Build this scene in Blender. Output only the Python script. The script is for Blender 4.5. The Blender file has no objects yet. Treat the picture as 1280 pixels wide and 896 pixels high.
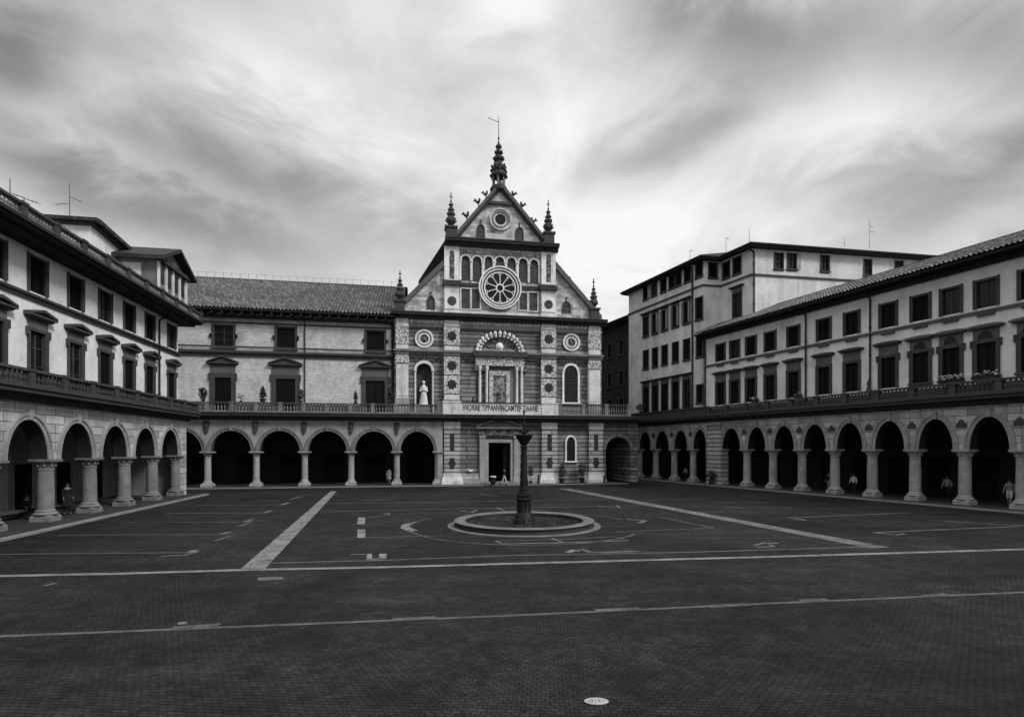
import bpy, bmesh, math, random
import numpy as np
from mathutils import Vector, Matrix
random.seed(7); np.random.seed(7)
S = bpy.context.scene
COL = S.collection
R = math.radians
FPX, HOR, CH = 680.0, 560.0, 4.0        # focal length in photo pixels, horizon row, eye height (m)

# ------------------------------------------------------------------ materials
def new_mat(name):
    m = bpy.data.materials.new(name); m.use_nodes = True
    nt = m.node_tree
    b = nt.nodes['Principled BSDF']
    return m, nt, b
def N(nt, t, **kw):
    n = nt.nodes.new(t)
    for k, v in kw.items():
        if k.startswith('i_'): n.inputs[k[2:].replace('_', ' ')].default_value = v
        else: setattr(n, k, v)
    return n
def math_n(nt, op, a, b=None, c=None):
    n = nt.nodes.new('ShaderNodeMath'); n.operation = op
    for i, v in enumerate((a, b, c)):
        if v is None: continue
        if isinstance(v, (int, float)): n.inputs[i].default_value = v
        else: nt.links.new(v, n.inputs[i])
    return n.outputs[0]
def noise(nt, vec, scale, detail=4, rough=.55, dist=0.0):
    n = N(nt, 'ShaderNodeTexNoise'); n.inputs['Scale'].default_value = scale
    n.inputs['Detail'].default_value = detail; n.inputs['Roughness'].default_value = rough
    n.inputs['Distortion'].default_value = dist
    nt.links.new(vec, n.inputs['Vector']); return n.outputs['Fac']
def grey(v): return (v, v, v, 1)
def surface(name, base, var=.25, scale=1.2, fine=9.0, rough=.9, bump=.0, streak=0.0, brick=None, spec=.2,
            carve=None, metallic=0.0, patch=None):
    """base grey, var = relative variation, streak = rain streak strength, brick=(w,h,mortar size,mortar factor),
       carve=(scale, tone factor) chiselled relief, its hollows shaded by colour, patch=(scale, threshold, factor) plaster lost in patches"""
    m, nt, b = new_mat(name)
    L = nt.links.new
    tc = N(nt, 'ShaderNodeTexCoord'); v = tc.outputs['Object']
    n1 = noise(nt, v, scale, 5, .6); n2 = noise(nt, v, fine, 4, .6)
    f = math_n(nt, 'ADD', math_n(nt, 'MULTIPLY', math_n(nt, 'SUBTRACT', n1, .5), 2.6 * var),
               math_n(nt, 'MULTIPLY', math_n(nt, 'SUBTRACT', n2, .5), 1.4 * var))
    f = math_n(nt, 'ADD', f, 1.0)
    sp = N(nt, 'ShaderNodeSeparateXYZ'); L(v, sp.inputs[0])
    if streak:
        cb = N(nt, 'ShaderNodeCombineXYZ')
        L(math_n(nt, 'MULTIPLY', math_n(nt, 'ADD', sp.outputs[0], sp.outputs[1]), 1.1), cb.inputs[0])
        L(math_n(nt, 'MULTIPLY', sp.outputs[2], .2), cb.inputs[1])
        s = noise(nt, cb.outputs[0], 1.0, 5, .65)
        s = math_n(nt, 'MULTIPLY', math_n(nt, 'MAXIMUM', math_n(nt, 'SUBTRACT', s, .47), 0.0), -5.0 * streak)
        f = math_n(nt, 'ADD', f, s)
    hgt = n2
    if patch:
        p = noise(nt, v, patch[0], 6, .65)
        mr = N(nt, 'ShaderNodeMapRange'); L(p, mr.inputs[0])
        mr.inputs[1].default_value = patch[1] - .05; mr.inputs[2].default_value = patch[1] + .05
        mr.inputs[3].default_value = 1.0; mr.inputs[4].default_value = patch[2]
        f = math_n(nt, 'MULTIPLY', f, mr.outputs[0])
    if brick:
        cb = N(nt, 'ShaderNodeCombineXYZ')
        L(math_n(nt, 'ADD', sp.outputs[0], sp.outputs[1]), cb.inputs[0]); L(sp.outputs[2], cb.inputs[1])
        bt = N(nt, 'ShaderNodeTexBrick'); L(cb.outputs[0], bt.inputs['Vector'])
        bt.inputs['Scale'].default_value = 1; bt.inputs['Mortar Size'].default_value = brick[2]
        bt.inputs['Brick Width'].default_value = brick[0]; bt.inputs['Row Height'].default_value = brick[1]
        bt.inputs['Mortar Smooth'].default_value = .25; bt.inputs['Bias'].default_value = 0
        bt.inputs['Color1'].default_value = grey(1.0 + .5 * var); bt.inputs['Color2'].default_value = grey(1.0 - 1.1 * var)
        bt.inputs['Mortar'].default_value = grey(brick[3])
        rb = N(nt, 'ShaderNodeRGBToBW'); L(bt.outputs['Color'], rb.inputs[0])
        f = math_n(nt, 'MULTIPLY', f, rb.outputs[0])
        hgt = math_n(nt, 'ADD', math_n(nt, 'MULTIPLY', bt.outputs['Fac'], -1.0), math_n(nt, 'MULTIPLY', n2, .3))
    if carve:
        vo = N(nt, 'ShaderNodeTexVoronoi'); vo.inputs['Scale'].default_value = carve[0]; L(v, vo.inputs['Vector'])
        n3 = noise(nt, v, carve[0] * .8, 3, .6, .8)
        c = math_n(nt, 'ADD', math_n(nt, 'MULTIPLY', vo.outputs['Distance'], 1.0), n3)
        mr = N(nt, 'ShaderNodeMapRange'); L(c, mr.inputs[0])
        mr.inputs[1].default_value = .65; mr.inputs[2].default_value = 1.15
        mr.inputs[3].default_value = 1.0; mr.inputs[4].default_value = carve[1]
        f = math_n(nt, 'MULTIPLY', f, mr.outputs[0]); hgt = math_n(nt, 'MULTIPLY', c, -1.0)  # carved hollows shaded by colour; the same mask speckles cloth and picture
    f = math_n(nt, 'MAXIMUM', math_n(nt, 'MULTIPLY', f, base), base * .12)
    cc = N(nt, 'ShaderNodeCombineColor')
    for i in range(3): L(f, cc.inputs[i])
    L(cc.outputs[0], b.inputs['Base Color'])
    b.inputs['Roughness'].default_value = rough; b.inputs['Specular IOR Level'].default_value = spec
    b.inputs['Metallic'].default_value = metallic
    if bump:
        bp = N(nt, 'ShaderNodeBump'); bp.inputs['Strength'].default_value = .8; bp.inputs['Distance'].default_value = bump
        L(hgt, bp.inputs['Height']); L(bp.outputs[0], b.inputs['Normal'])
    return m

MT = {}
MT['stucco_pale'] = surface('pale_stucco', 0.72, .24, .5, 4, bump=.01, streak=.14, patch=(.9, .66, .86))
MT['stucco_grey'] = surface('grey_stucco', .70, .26, .5, 5, bump=.01, streak=.16, patch=(.8, .64, .84))
MT['stucco_tall'] = surface('weathered_stucco', .64, .32, .5, 9, bump=.012, streak=.2, patch=(.6, .62, .85))
MT['brick_pale'] = surface('pale_washed_brick', .64, .22, .6, 5, bump=.015, streak=.12, brick=(.36, .11, .014, .62), patch=(.45, .58, .8))
MT['ashlar'] = surface('pale_ashlar', .50, .32, .9, 7, bump=.02, streak=.3, brick=(1.5, .48, .022, .22))
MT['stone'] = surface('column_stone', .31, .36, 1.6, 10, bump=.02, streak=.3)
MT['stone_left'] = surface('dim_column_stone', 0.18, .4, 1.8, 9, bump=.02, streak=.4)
MT['basin_stone'] = surface('worn_basin_stone', 0.125, .45, 1.2, 7, bump=.02, streak=.3)
MT['stone_pale'] = surface('pale_marble', .64, .34, 1.3, 7, bump=.012, streak=.35)
MT['stone_white'] = surface('white_marble', 0.78, .3, 1.6, 9, bump=.012, streak=.3)
MT['stone_grey'] = surface('grey_stone', .19, .36, 1.2, 9, bump=.015, streak=.3)
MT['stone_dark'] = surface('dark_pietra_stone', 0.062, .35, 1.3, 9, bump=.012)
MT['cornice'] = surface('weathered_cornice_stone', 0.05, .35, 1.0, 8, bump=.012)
MT['carved'] = surface('carved_pale_marble', .8, .2, 2.0, 9, bump=.06, carve=(5.5, .25))
MT['carved_fine'] = surface('lightly_carved_white_marble', .7, .28, 2.0, 9, bump=.05, streak=.2, carve=(4.0, .45))
MT['panel_stone'] = surface('grey_panel_stone', .11, .3, 1.3, 9, bump=.01)
MT['picture'] = surface('dark_carved_picture', .03, .3, 2, 9, bump=.05, carve=(3.2, 9.0))
MT['carved_dark']  = surface('carved_grey_stone', 0.24, .25, 2.0, 9, bump=.06, carve=(4.5, .2))
MT['church_band'] = surface('banded_church_stone', .22, .45, 1.1, 6, bump=.03, streak=.3, brick=(9.3, .46, .06, .22))
MT['church_band_pale'] = surface('pale_banded_church_stone', 0.4, .28, .9, 7, bump=.03, streak=.18, brick=(9.1, .46, .065, .22))
MT['church_plain'] = surface('church_gable_stone', 0.54, .42, .9, 5, bump=.02, streak=.35, brick=(.9, .3, .014, .72))
MT['marble_dark'] = surface('dark_serpentine', .03, .5, 3, 12, rough=.7)
MT['marble_mid']   = surface('grey_blind_panel', 0.075, .35, 1.2, 10, rough=.85, brick=(.5, .16, .012, .6))
MT['shutter'] = surface('dark_shutter_wood', 0.007, .35, 2, 14, rough=.8, spec=.1)
MT['shutter_open'] = surface('pale_shutter_wood', .3, .3, 2, 14, rough=.7)
MT['pane']         = surface('dark_window_glass', 0.007, .3, 2, 8, rough=.35, spec=.3)
MT['inside'] = surface('shade_toned_plaster', 0.02, .35, .5, 4)  # far darker than real plaster; arcade shade is put into this colour
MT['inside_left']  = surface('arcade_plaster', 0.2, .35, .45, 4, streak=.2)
MT['roof_void']    = surface('dark_timber', 0.02, .3, 1, 6)
MT['soffit']       = surface('eave_timber', 0.025, .35, 1, 8)
MT['brick_dark'] = surface('dark_brick', 0.028, .4, .8, 6, brick=(.5, .2, .02, .6), streak=.2)
MT['iron']         = surface('black_iron', 0.009, .4, 4, 18, rough=.6, spec=.25, bump=.004)
MT['wire']         = surface('grey_wire', .09, .2, 4, 12, rough=.6)
MT['pipe']         = surface('dark_drainpipe', 0.02, .3, 2, 8, rough=.6)
MT['letter'] = surface('worn_black_lettering', 0.05, .6, 3, 9)
MT['leaf']         = surface('dark_leaf', 0.022, .5, 3, 14, rough=.7)
MT['leaf_mid']     = surface('grey_green_leaf', .09, .5, 3, 14, rough=.7)
MT['petal']        = surface('white_petal', 0.4, .2, 6, 14)
MT['terracotta']   = surface('dark_terracotta', 0.035, .3, 3, 12)
MT['skin']         = surface('skin', 0.16, .1, 6, 20, rough=.6)
MT['hair']         = surface('dark_hair', .02, .3, 20, 60, rough=.6)
MT['cloth_dark']   = surface('dark_cloth', 0.012, .3, 8, 40)
MT['cloth_mid']    = surface('grey_cloth', .18, .25, 8, 40)
MT['cloth_white']  = surface('white_cloth', 0.5, .12, 8, 40)
MT['cloth_check']  = surface('speckled_pale_cloth', .5, .3, 9, 30, carve=(22, .2))
MT['kerb']         = surface('kerb_stone', 0.2, .28, 1.5, 9, bump=.01)
MT['enamel'] = surface('white_enamel', 0.3, .3, 9, 40, rough=.6)
MT['bench']        = surface('bench_stone', 0.07, .3, 1.5, 9)
MT['feather']      = surface('white_feather', .8, .1, 12, 40)

def tile_mat(name, base):
    m, nt, b = new_mat(name); L = nt.links.new
    tc = N(nt, 'ShaderNodeTexCoord'); v = tc.outputs['UV']
    wn = N(nt, 'ShaderNodeTexWhiteNoise', noise_dimensions='2D')
    sp = N(nt, 'ShaderNodeVectorMath', operation='FLOOR'); L(v, sp.inputs[0]); L(sp.outputs[0], wn.inputs['Vector'])
    n1 = noise(nt, tc.outputs['Object'], .35, 5, .6); n2 = noise(nt, tc.outputs['Object'], 14, 3)
    f = math_n(nt, 'POWER', wn.outputs['Value'], 2.5)
    f = math_n(nt, 'ADD', math_n(nt, 'MULTIPLY', f, .8), .7)
    f = math_n(nt, 'MULTIPLY', f, math_n(nt, 'ADD', n1, .5)); f = math_n(nt, 'MULTIPLY', f, math_n(nt, 'ADD', n2, .5))
    f = math_n(nt, 'MULTIPLY', f, base)
    cc = N(nt, 'ShaderNodeCombineColor')
    for i in range(3): L(f, cc.inputs[i])
    L(cc.outputs[0], b.inputs['Base Color']); b.inputs['Roughness'].default_value = .9; b.inputs['Specular IOR Level'].default_value = .2
    return m
MT['tile'] = tile_mat('weathered_pantile', 0.13)
MT['tile_flat'] = surface('flat_roof_tile', 0.05, .4, .8, 9, brick=(.35, .25, .03, .4), bump=.03)

def ground_mat():
    m, nt, b = new_mat('basalt_setts'); L = nt.links.new
    tc = N(nt, 'ShaderNodeTexCoord'); v = tc.outputs['Object']
    mp = N(nt, 'ShaderNodeMapping'); mp.inputs['Rotation'].default_value = (0, 0, R(4)); L(v, mp.inputs[0])
    def warp(vec, scale, amt):
        nz = N(nt, 'ShaderNodeTexNoise'); nz.inputs['Scale'].default_value = scale; nz.inputs['Detail'].default_value = 3; L(v, nz.inputs['Vector'])
        sb = N(nt, 'ShaderNodeVectorMath', operation='SUBTRACT'); L(nz.outputs['Color'], sb.inputs[0]); sb.inputs[1].default_value = (.5, .5, .5)
        sc = N(nt, 'ShaderNodeVectorMath', operation='SCALE'); sc.inputs['Scale'].default_value = amt; L(sb.outputs[0], sc.inputs[0])
        ad = N(nt, 'ShaderNodeVectorMath', operation='ADD'); L(vec, ad.inputs[0]); L(sc.outputs[0], ad.inputs[1]); return ad.outputs[0]
    w = warp(warp(mp.outputs[0], .3, .16), 6.0, .035)
    bt = N(nt, 'ShaderNodeTexBrick'); L(w, bt.inputs['Vector'])
    bt.inputs['Scale'].default_value = 1; bt.inputs['Brick Width'].default_value = .15; bt.inputs['Row Height'].default_value = .10; bt.offset = .5
    bt.inputs['Mortar Size'].default_value = .011; bt.inputs['Mortar Smooth'].default_value = .7
    bt.inputs['Color1'].default_value = grey(1.3); bt.inputs['Color2'].default_value = grey(.75); bt.inputs['Mortar'].default_value = grey(.42)
    rb = N(nt, 'ShaderNodeRGBToBW'); L(bt.outputs['Color'], rb.inputs[0])
    n1 = noise(nt, v, .13, 6, .62, .8); n2 = noise(nt, v, .8, 6, .68, .4); n3 = noise(nt, v, 20, 3, .6); n5 = noise(nt, v, 3.2, 5, .7)
    st = N(nt, 'ShaderNodeMapping'); st.inputs['Scale'].default_value = (.10, .8, 1); st.inputs['Rotation'].default_value = (0, 0, R(-6)); L(v, st.inputs[0])
    n4 = noise(nt, st.outputs[0], 1.0, 6, .7)
    def span(n, lo, hi, a, c):
        mr = N(nt, 'ShaderNodeMapRange'); L(n, mr.inputs[0])
        for i, q in zip((1, 2, 3, 4), (lo, hi, a, c)): mr.inputs[i].default_value = q
        return mr.outputs[0]
    f = rb.outputs[0]
    for q in (span(n1, .32, .68, .5, 1.5), span(n2, .32, .68, .6, 1.4), span(n4, .32, .68, .55, 1.5), span(n3, .3, .7, .65, 1.35), span(n5, .3, .7, .6, 1.4), span(n2, .66, .72, 1.0, .55)): f = math_n(nt, 'MULTIPLY', f, q)
    f = math_n(nt, 'MULTIPLY', f, .016)
    cc = N(nt, 'ShaderNodeCombineColor')
    for i in range(3): L(f, cc.inputs[i])
    L(cc.outputs[0], b.inputs['Base Color']); b.inputs['Specular IOR Level'].default_value = .14
    L(span(n4, .3, .7, .6, .85), b.inputs['Roughness'])
    h = math_n(nt, 'ADD', math_n(nt, 'MULTIPLY', bt.outputs['Fac'], -1.0), math_n(nt, 'ADD', math_n(nt, 'MULTIPLY', n3, .7), math_n(nt, 'MULTIPLY', rb.outputs[0], .5)))
    bp = N(nt, 'ShaderNodeBump'); bp.inputs['Strength'].default_value = .9; bp.inputs['Distance'].default_value = .02
    L(h, bp.inputs['Height']); L(bp.outputs[0], b.inputs['Normal'])
    return m
MT['setts'] = ground_mat()
def line_mat(name, base, wear):
    """worn inlaid stone / paint: breaks up into the dark setts by noise"""
    m, nt, b = new_mat(name); L = nt.links.new
    tc = N(nt, 'ShaderNodeTexCoord'); v = tc.outputs['Object']
    n1 = noise(nt, v, 1.1, 8, .75); n2 = noise(nt, v, 13, 4, .75)
    s = math_n(nt, 'ADD', math_n(nt, 'MULTIPLY', n1, .65), math_n(nt, 'MULTIPLY', n2, .35))
    mr = N(nt, 'ShaderNodeMapRange'); L(s, mr.inputs[0])
    mr.inputs[1].default_value = wear - .10; mr.inputs[2].default_value = wear + .12
    mr.inputs[3].default_value = .022; mr.inputs[4].default_value = base
    cc = N(nt, 'ShaderNodeCombineColor')
    for i in range(3): L(mr.outputs[0], cc.inputs[i])
    L(cc.outputs[0], b.inputs['Base Color']); b.inputs['Roughness'].default_value = .9; b.inputs['Specular IOR Level'].default_value = .1
    return m
MT['line']       = line_mat('worn_pale_stone_band', .16, .46)
MT['line_faint'] = line_mat('faded_paint', .105, .45)
MT['line_bright'] = line_mat('pale_paint', .2, .445)
MT['pavement']   = surface('pavement_flags', 0.032, .35, .6, 6, bump=.01)
def water_mat():
    m, nt, b = new_mat('rippled_water'); L = nt.links.new
    tc = N(nt, 'ShaderNodeTexCoord')
    n1 = noise(nt, tc.outputs['Object'], 2.2, 5, .7, .8)
    bp = N(nt, 'ShaderNodeBump'); bp.inputs['Strength'].default_value = 1; bp.inputs['Distance'].default_value = .9
    L(n1, bp.inputs['Height']); L(bp.outputs[0], b.inputs['Normal'])
    b.inputs['Base Color'].default_value = grey(.03); b.inputs['Roughness'].default_value = .08
    return m
MT['water'] = water_mat()

# ------------------------------------------------------------------ mesh builder
class MB:
    def __init__(s): s.v = []; s.f = []; s.m = []; s.uv = None
    def add(s, vs, fs, m=0):
        o = len(s.v); s.v += [tuple(p) for p in vs]
        s.f += [tuple(i + o for i in f) for f in fs]; s.m += [m] * len(fs)
        return s
    def box(s, x0, x1, y0, y1, z0, z1, m=0):
        return s.add([(x0,y0,z0),(x1,y0,z0),(x1,y1,z0),(x0,y1,z0),(x0,y0,z1),(x1,y0,z1),(x1,y1,z1),(x0,y1,z1)],
                     [(0,3,2,1),(4,5,6,7),(0,1,5,4),(1,2,6,5),(2,3,7,6),(3,0,4,7)], m)
    def taper(s, x0, x1, y0, y1, z0, z1, dx, dy, m=0):      # box whose top is inset by dx, dy
        return s.add([(x0,y0,z0),(x1,y0,z0),(x1,y1,z0),(x0,y1,z0),(x0+dx,y0+dy,z1),(x1-dx,y0+dy,z1),(x1-dx,y1-dy,z1),(x0+dx,y1-dy,z1)],
                     [(0,3,2,1),(4,5,6,7),(0,1,5,4),(1,2,6,5),(2,3,7,6),(3,0,4,7)], m)
    def prism(s, pts, y0, y1, m=0):                         # polygon in xz, extruded along y
        n = len(pts)
        vs = [(x, y0, z) for x, z in pts] + [(x, y1, z) for x, z in pts]
        fs = [tuple(range(n)), tuple(range(2*n-1, n-1, -1))] + [(i, (i+1) % n, n+(i+1) % n, n+i) for i in range(n)]
        return s.add(vs, fs, m)
    def sweep(s, prof, x0, x1, m=0):                        # (y,z) profile extruded along x
        n = len(prof)
        vs = [(x0, y, z) for y, z in prof] + [(x1, y, z) for y, z in prof]
        fs = [tuple(range(n)), tuple(range(2*n-1, n-1, -1))] + [(i, (i+1) % n, n+(i+1) % n, n+i) for i in range(n)]
        return s.add(vs, fs, m)
    def plan(s, pts, z0, z1, m=0):                          # polygon in xy, extruded up
        n = len(pts)
        vs = [(x, y, z0) for x, y in pts] + [(x, y, z1) for x, y in pts]
        fs = [tuple(range(n-1, -1, -1)), tuple(range(n, 2*n))] + [(i, (i+1) % n, n+(i+1) % n, n+i) for i in range(n)]
        return s.add(vs, fs, m)
    def band(s, inner, outer, y0, y1, closed=False, m=0):   # strip between two xz outlines, extruded along y
        n = len(inner); vs = []
        for (a, b) in zip(inner, outer):
            vs += [(a[0], y0, a[1]), (b[0], y0, b[1]), (b[0], y1, b[1]), (a[0], y1, a[1])]
        fs = []
        for i in range(n if closed else n-1):
            p, q = 4*i, 4*((i+1) % n)
            for k in range(4): fs.append((p+k, p+(k+1) % 4, q+(k+1) % 4, q+k))
        if not closed: fs += [(0,1,2,3), (4*n-1,4*n-2,4*n-3,4*n-4)]
        return s.add(vs, fs, m)
    def lathe(s, prof, cx=0, cy=0, n=16, m=0, sx=1, sy=1, ph=0, axis='z', cz=0):
        vs = []; fs = []; k = len(prof)
        for (r, z) in prof:
            for i in range(n):
                a = 2*math.pi*i/n + ph
                if axis == 'z': vs.append((cx + r*sx*math.cos(a), cy + r*sy*math.sin(a), z))
                else: vs.append((cx + r*sx*math.cos(a), cy + z, cz + r*sy*math.sin(a)))      # axis y
        for j in range(k-1):
            for i in range(n):
                fs.append((j*n+i, j*n+(i+1) % n, (j+1)*n+(i+1) % n, (j+1)*n+i))
        fs.append(tuple(range(n-1, -1, -1))); fs.append(tuple(range((k-1)*n, k*n)))
        return s.add(vs, fs, m)
    def tube(s, p0, p1, r0, r1=None, n=6, m=0):
        r1 = r0 if r1 is None else r1
        p0 = Vector(p0); p1 = Vector(p1); d = (p1-p0).normalized()
        a = d.orthogonal().normalized(); b = d.cross(a)
        vs = []
        for p, r in ((p0, r0), (p1, r1)):
            for i in range(n):
                t = 2*math.pi*i/n; vs.append(tuple(p + a*(r*math.cos(t)) + b*(r*math.sin(t))))
        fs = [(i, (i+1) % n, n+(i+1) % n, n+i) for i in range(n)] + [tuple(range(n-1, -1, -1)), tuple(range(n, 2*n))]
        return s.add(vs, fs, m)
    def ball(s, c, rx, ry=None, rz=None, n=10, k=6, m=0):
        ry = rx if ry is None else ry; rz = rx if rz is None else rz
        prof = [(math.sin(math.pi*(.04+.92*i/k)), -math.cos(math.pi*(.04+.92*i/k))) for i in range(k+1)]
        vs = []; fs = []
        for (r, z) in prof:
            for i in range(n):
                a = 2*math.pi*i/n; vs.append((c[0]+rx*r*math.cos(a), c[1]+ry*r*math.sin(a), c[2]+rz*z))
        for j in range(k):
            for i in range(n): fs.append((j*n+i, j*n+(i+1) % n, (j+1)*n+(i+1) % n, (j+1)*n+i))
        fs.append(tuple(range(n-1, -1, -1))); fs.append(tuple(range(k*n, (k+1)*n)))
        return s.add(vs, fs, m)
    def build(s, name, mats, parent=None, smooth=False, label=None):
        me = bpy.data.meshes.new(name); me.from_pydata(s.v, [], s.f)
        if not isinstance(mats, (list, tuple)): mats = [mats]
        for m in mats: me.materials.append(MT[m] if isinstance(m, str) else m)
        for p, mi in zip(me.polygons, s.m): p.material_index = mi
        bm = bmesh.new(); bm.from_mesh(me); bmesh.ops.recalc_face_normals(bm, faces=bm.faces[:]); bm.to_mesh(me); bm.free()
        if smooth:
            for p in me.polygons: p.use_smooth = True
            me.set_sharp_from_angle(angle=R(40))
        o = bpy.data.objects.new(name, me); COL.objects.link(o)
        if parent is not None: o.parent = parent
        if label: o['label'] = label
        return o

def tag(o, label, cat, group=None):
    o['label'] = label; o['category'] = cat
    if group: o['group'] = group
    return o
def empty(name, loc, rz=0, label=None, cat=None, group=None):
    o = bpy.data.objects.new(name, None); COL.objects.link(o); o.empty_display_size = .3
    o.location = loc; o.rotation_euler = (0, 0, rz)
    if label: tag(o, label, cat, group)
    return o
def struct(name, mb, mats):
    o = mb.build(name, mats); o['kind'] = 'structure'; return o

# a facade frame: x runs to the right as seen from the square, y runs INTO the building
class Frame:
    def __init__(s, P, d):
        s.P = Vector(P); s.d = Vector(d).normalized(); s.n = Vector((-s.d.y, s.d.x)); s.rz = math.atan2(s.d.y, s.d.x)
    def at(s, u, v, y=0.0):             # photo pixel -> (x, z) on the facade plane at depth y
        a, c = (u-640)/FPX, (HOR-v)/FPX
        k = (y + s.P.dot(s.n)) / (a*s.n.x + s.n.y)
        w = Vector((a*k, k)) - s.P
        return w.dot(s.d), CH + c*k
    def X(s, u, y=0.0): return s.at(u, 500, y)[0]
    def Z(s, u, v, y=0.0): return s.at(u, v, y)[1]
    def world(s, x, y, z=0.0):
        p = s.P + s.d*x + s.n*y; return (p.x, p.y, z)
def ground(u, v, z=0.0):
    k = FPX*(CH-z)/(v-HOR); return Vector(((u-640)/FPX*k, k, z))

FB = Frame((0, 60), (1, .18))
FL = Frame((-24.5, 28.6), (-.176, 1))
FR = Frame((31.18, 37.26), (.404, -1))

# ------------------------------------------------------------------ building kit
def ell(cx, cz, a, b, n=24, t0=0, t1=math.pi):
    return [(cx - a*math.cos(t0+(t1-t0)*i/n), cz + b*math.sin(t0+(t1-t0)*i/n)) for i in range(n+1)]
def wall_holes(mb, x0, x1, z0, z1, y, holes, depth=.2, m=0, rm=1):
    xs = sorted({x0, x1} | {min(max(h[i], x0), x1) for h in holes for i in (0, 1)})
    zs = sorted({z0, z1} | {min(max(h[i], z0), z1) for h in holes for i in (2, 3)})
    for i in range(len(xs)-1):
        for j in range(len(zs)-1):
            cx, cz = (xs[i]+xs[i+1])/2, (zs[j]+zs[j+1])/2
            if any(h[0] < cx < h[1] and h[2] < cz < h[3] for h in holes): continue
            mb.add([(xs[i],y,zs[j]),(xs[i+1],y,zs[j]),(xs[i+1],y,zs[j+1]),(xs[i],y,zs[j+1])], [(0,1,2,3)], m)
    for a, b, c, d in holes:
        e = y + depth
        mb.add([(a,y,c),(b,y,c),(b,y,d),(a,y,d),(a,e,c),(b,e,c),(b,e,d),(a,e,d)],
               [(0,1,5,4),(1,2,6,5),(2,3,7,6),(3,0,4,7)], rm)
def shell(mb, x0, x1, z0, z1, y, yb, m=0):      # the other five sides of a block whose front is a holed wall
    mb.add([(x0,y,z0),(x1,y,z0),(x1,y,z1),(x0,y,z1),(x0,yb,z0),(x1,yb,z0),(x1,yb,z1),(x0,yb,z1)],
           [(0,1,5,4),(1,2,6,5),(2,3,7,6),(3,0,4,7),(4,5,6,7)], m)
def arcade_wall(mb, cols, g, zs, b, zt, y0, y1, m=0, n=24):
    for i in range(len(cols)-1):
        xa, xb = cols[i]+g, cols[i+1]-g
        pts = ell((xa+xb)/2, zs, (xb-xa)/2, b, n)
        for p, q in zip(pts[:-1], pts[1:]):
            for y, k in ((y0, m), (y1, 1)): mb.add([(p[0],y,p[1]),(q[0],y,q[1]),(q[0],y,zt),(p[0],y,zt)], [(0,1,2,3)], k)
            mb.add([(p[0],y0,p[1]),(q[0],y0,q[1]),(q[0],y1,q[1]),(p[0],y1,p[1])], [(0,1,2,3)], 1)  # soffit and rear faces use the darker slot, their shade painted in
    for i, x in enumerate(cols):
        xa = x - g if i else x; xb = x + g if i < len(cols)-1 else x
        if xb - xa > .01: mb.box(xa, xb, y0, y1, zs, zt, m)
def archivolt(root, xa, xb, zs, b, w, y, mat='stone', key=True):
    a = (xb-xa)/2; cx = (xa+xb)/2; mb = MB()
    w1 = w*.62
    mb.band(ell(cx, zs, a, b), ell(cx, zs, a+w1, b+w1), y-.06, y+.02)
    mb.band(ell(cx, zs, a+w1, b+w1), ell(cx, zs, a+w-.012, b+w), y-.13, y+.02)
    if key: mb.taper(cx-.12, cx+.12, y-.18, y-.02, zs+b-.02, zs+b+w+.16, -.04, 0)
    return mb.build('archivolt', mat, root)
def column(root, x, y, zb, zs, r, base_h, cap_h, half, mats=('stone', 'stone', 'stone')):
    c = MB()
    zc = zs-cap_h; z1 = zb+base_h
    hgt = zc-z1
    c.lathe([(r, z1), (r, z1+hgt*.35), (r*.97, z1+hgt*.75), (r*.92, zc)], x, y, 20)
    sh = c.build('column', mats[0], root, True)
    b = MB(); p = half*.92
    b.box(x-p, x+p, y-p, y+p, zb, zb+base_h*.42)
    b.taper(x-p*.95, x+p*.95, y-p*.95, y+p*.95, zb+base_h*.42, zb+base_h*.55, p*.1, p*.1)
    b.lathe([(r*1.38, zb+base_h*.55), (r*1.46, zb+base_h*.63), (r*1.36, zb+base_h*.73), (r*1.14, zb+base_h*.8), (r*1.2, zb+base_h*.88), (r*1.1, zb+base_h*.96), (r*1.0, z1+.01)], x, y, 20)
    b.build('base', mats[1], sh, True)
    k = MB()
    k.lathe([(r*.92, zc-.02), (r*1.0, zc+.03), (r*1.0, zc+.09), (r*.9, zc+.11), (r*.92, zc+cap_h*.35), (r*1.1, zc+cap_h*.55), (r*1.32, zc+cap_h*.66)], x, y, 20)
    t = zs-cap_h*.34
    k.taper(x-half*.8, x+half*.8, y-half*.8, y+half*.8, t, t+cap_h*.14, -half*.13, -half*.13)
    k.box(x-half, x+half, y-half, y+half, t+cap_h*.14, zs)
    for i in range(8):                              # leaf lobes round the bell
        a = math.pi*i/4+.39
        k.ball((x+r*1.04*math.cos(a), y+r*1.04*math.sin(a), zc+cap_h*.45), r*.18, r*.18, cap_h*.17, 6, 4)
    k.build('capital', mats[2], sh, True)
    return sh
def baluster_prof(h, z):
    return [(.07, z), (.07, z+.08*h), (.035, z+.14*h), (.085, z+.38*h), (.06, z+.55*h), (.035, z+.72*h), (.06, z+.86*h), (.07, z+.9*h), (.07, z+h)]
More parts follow.
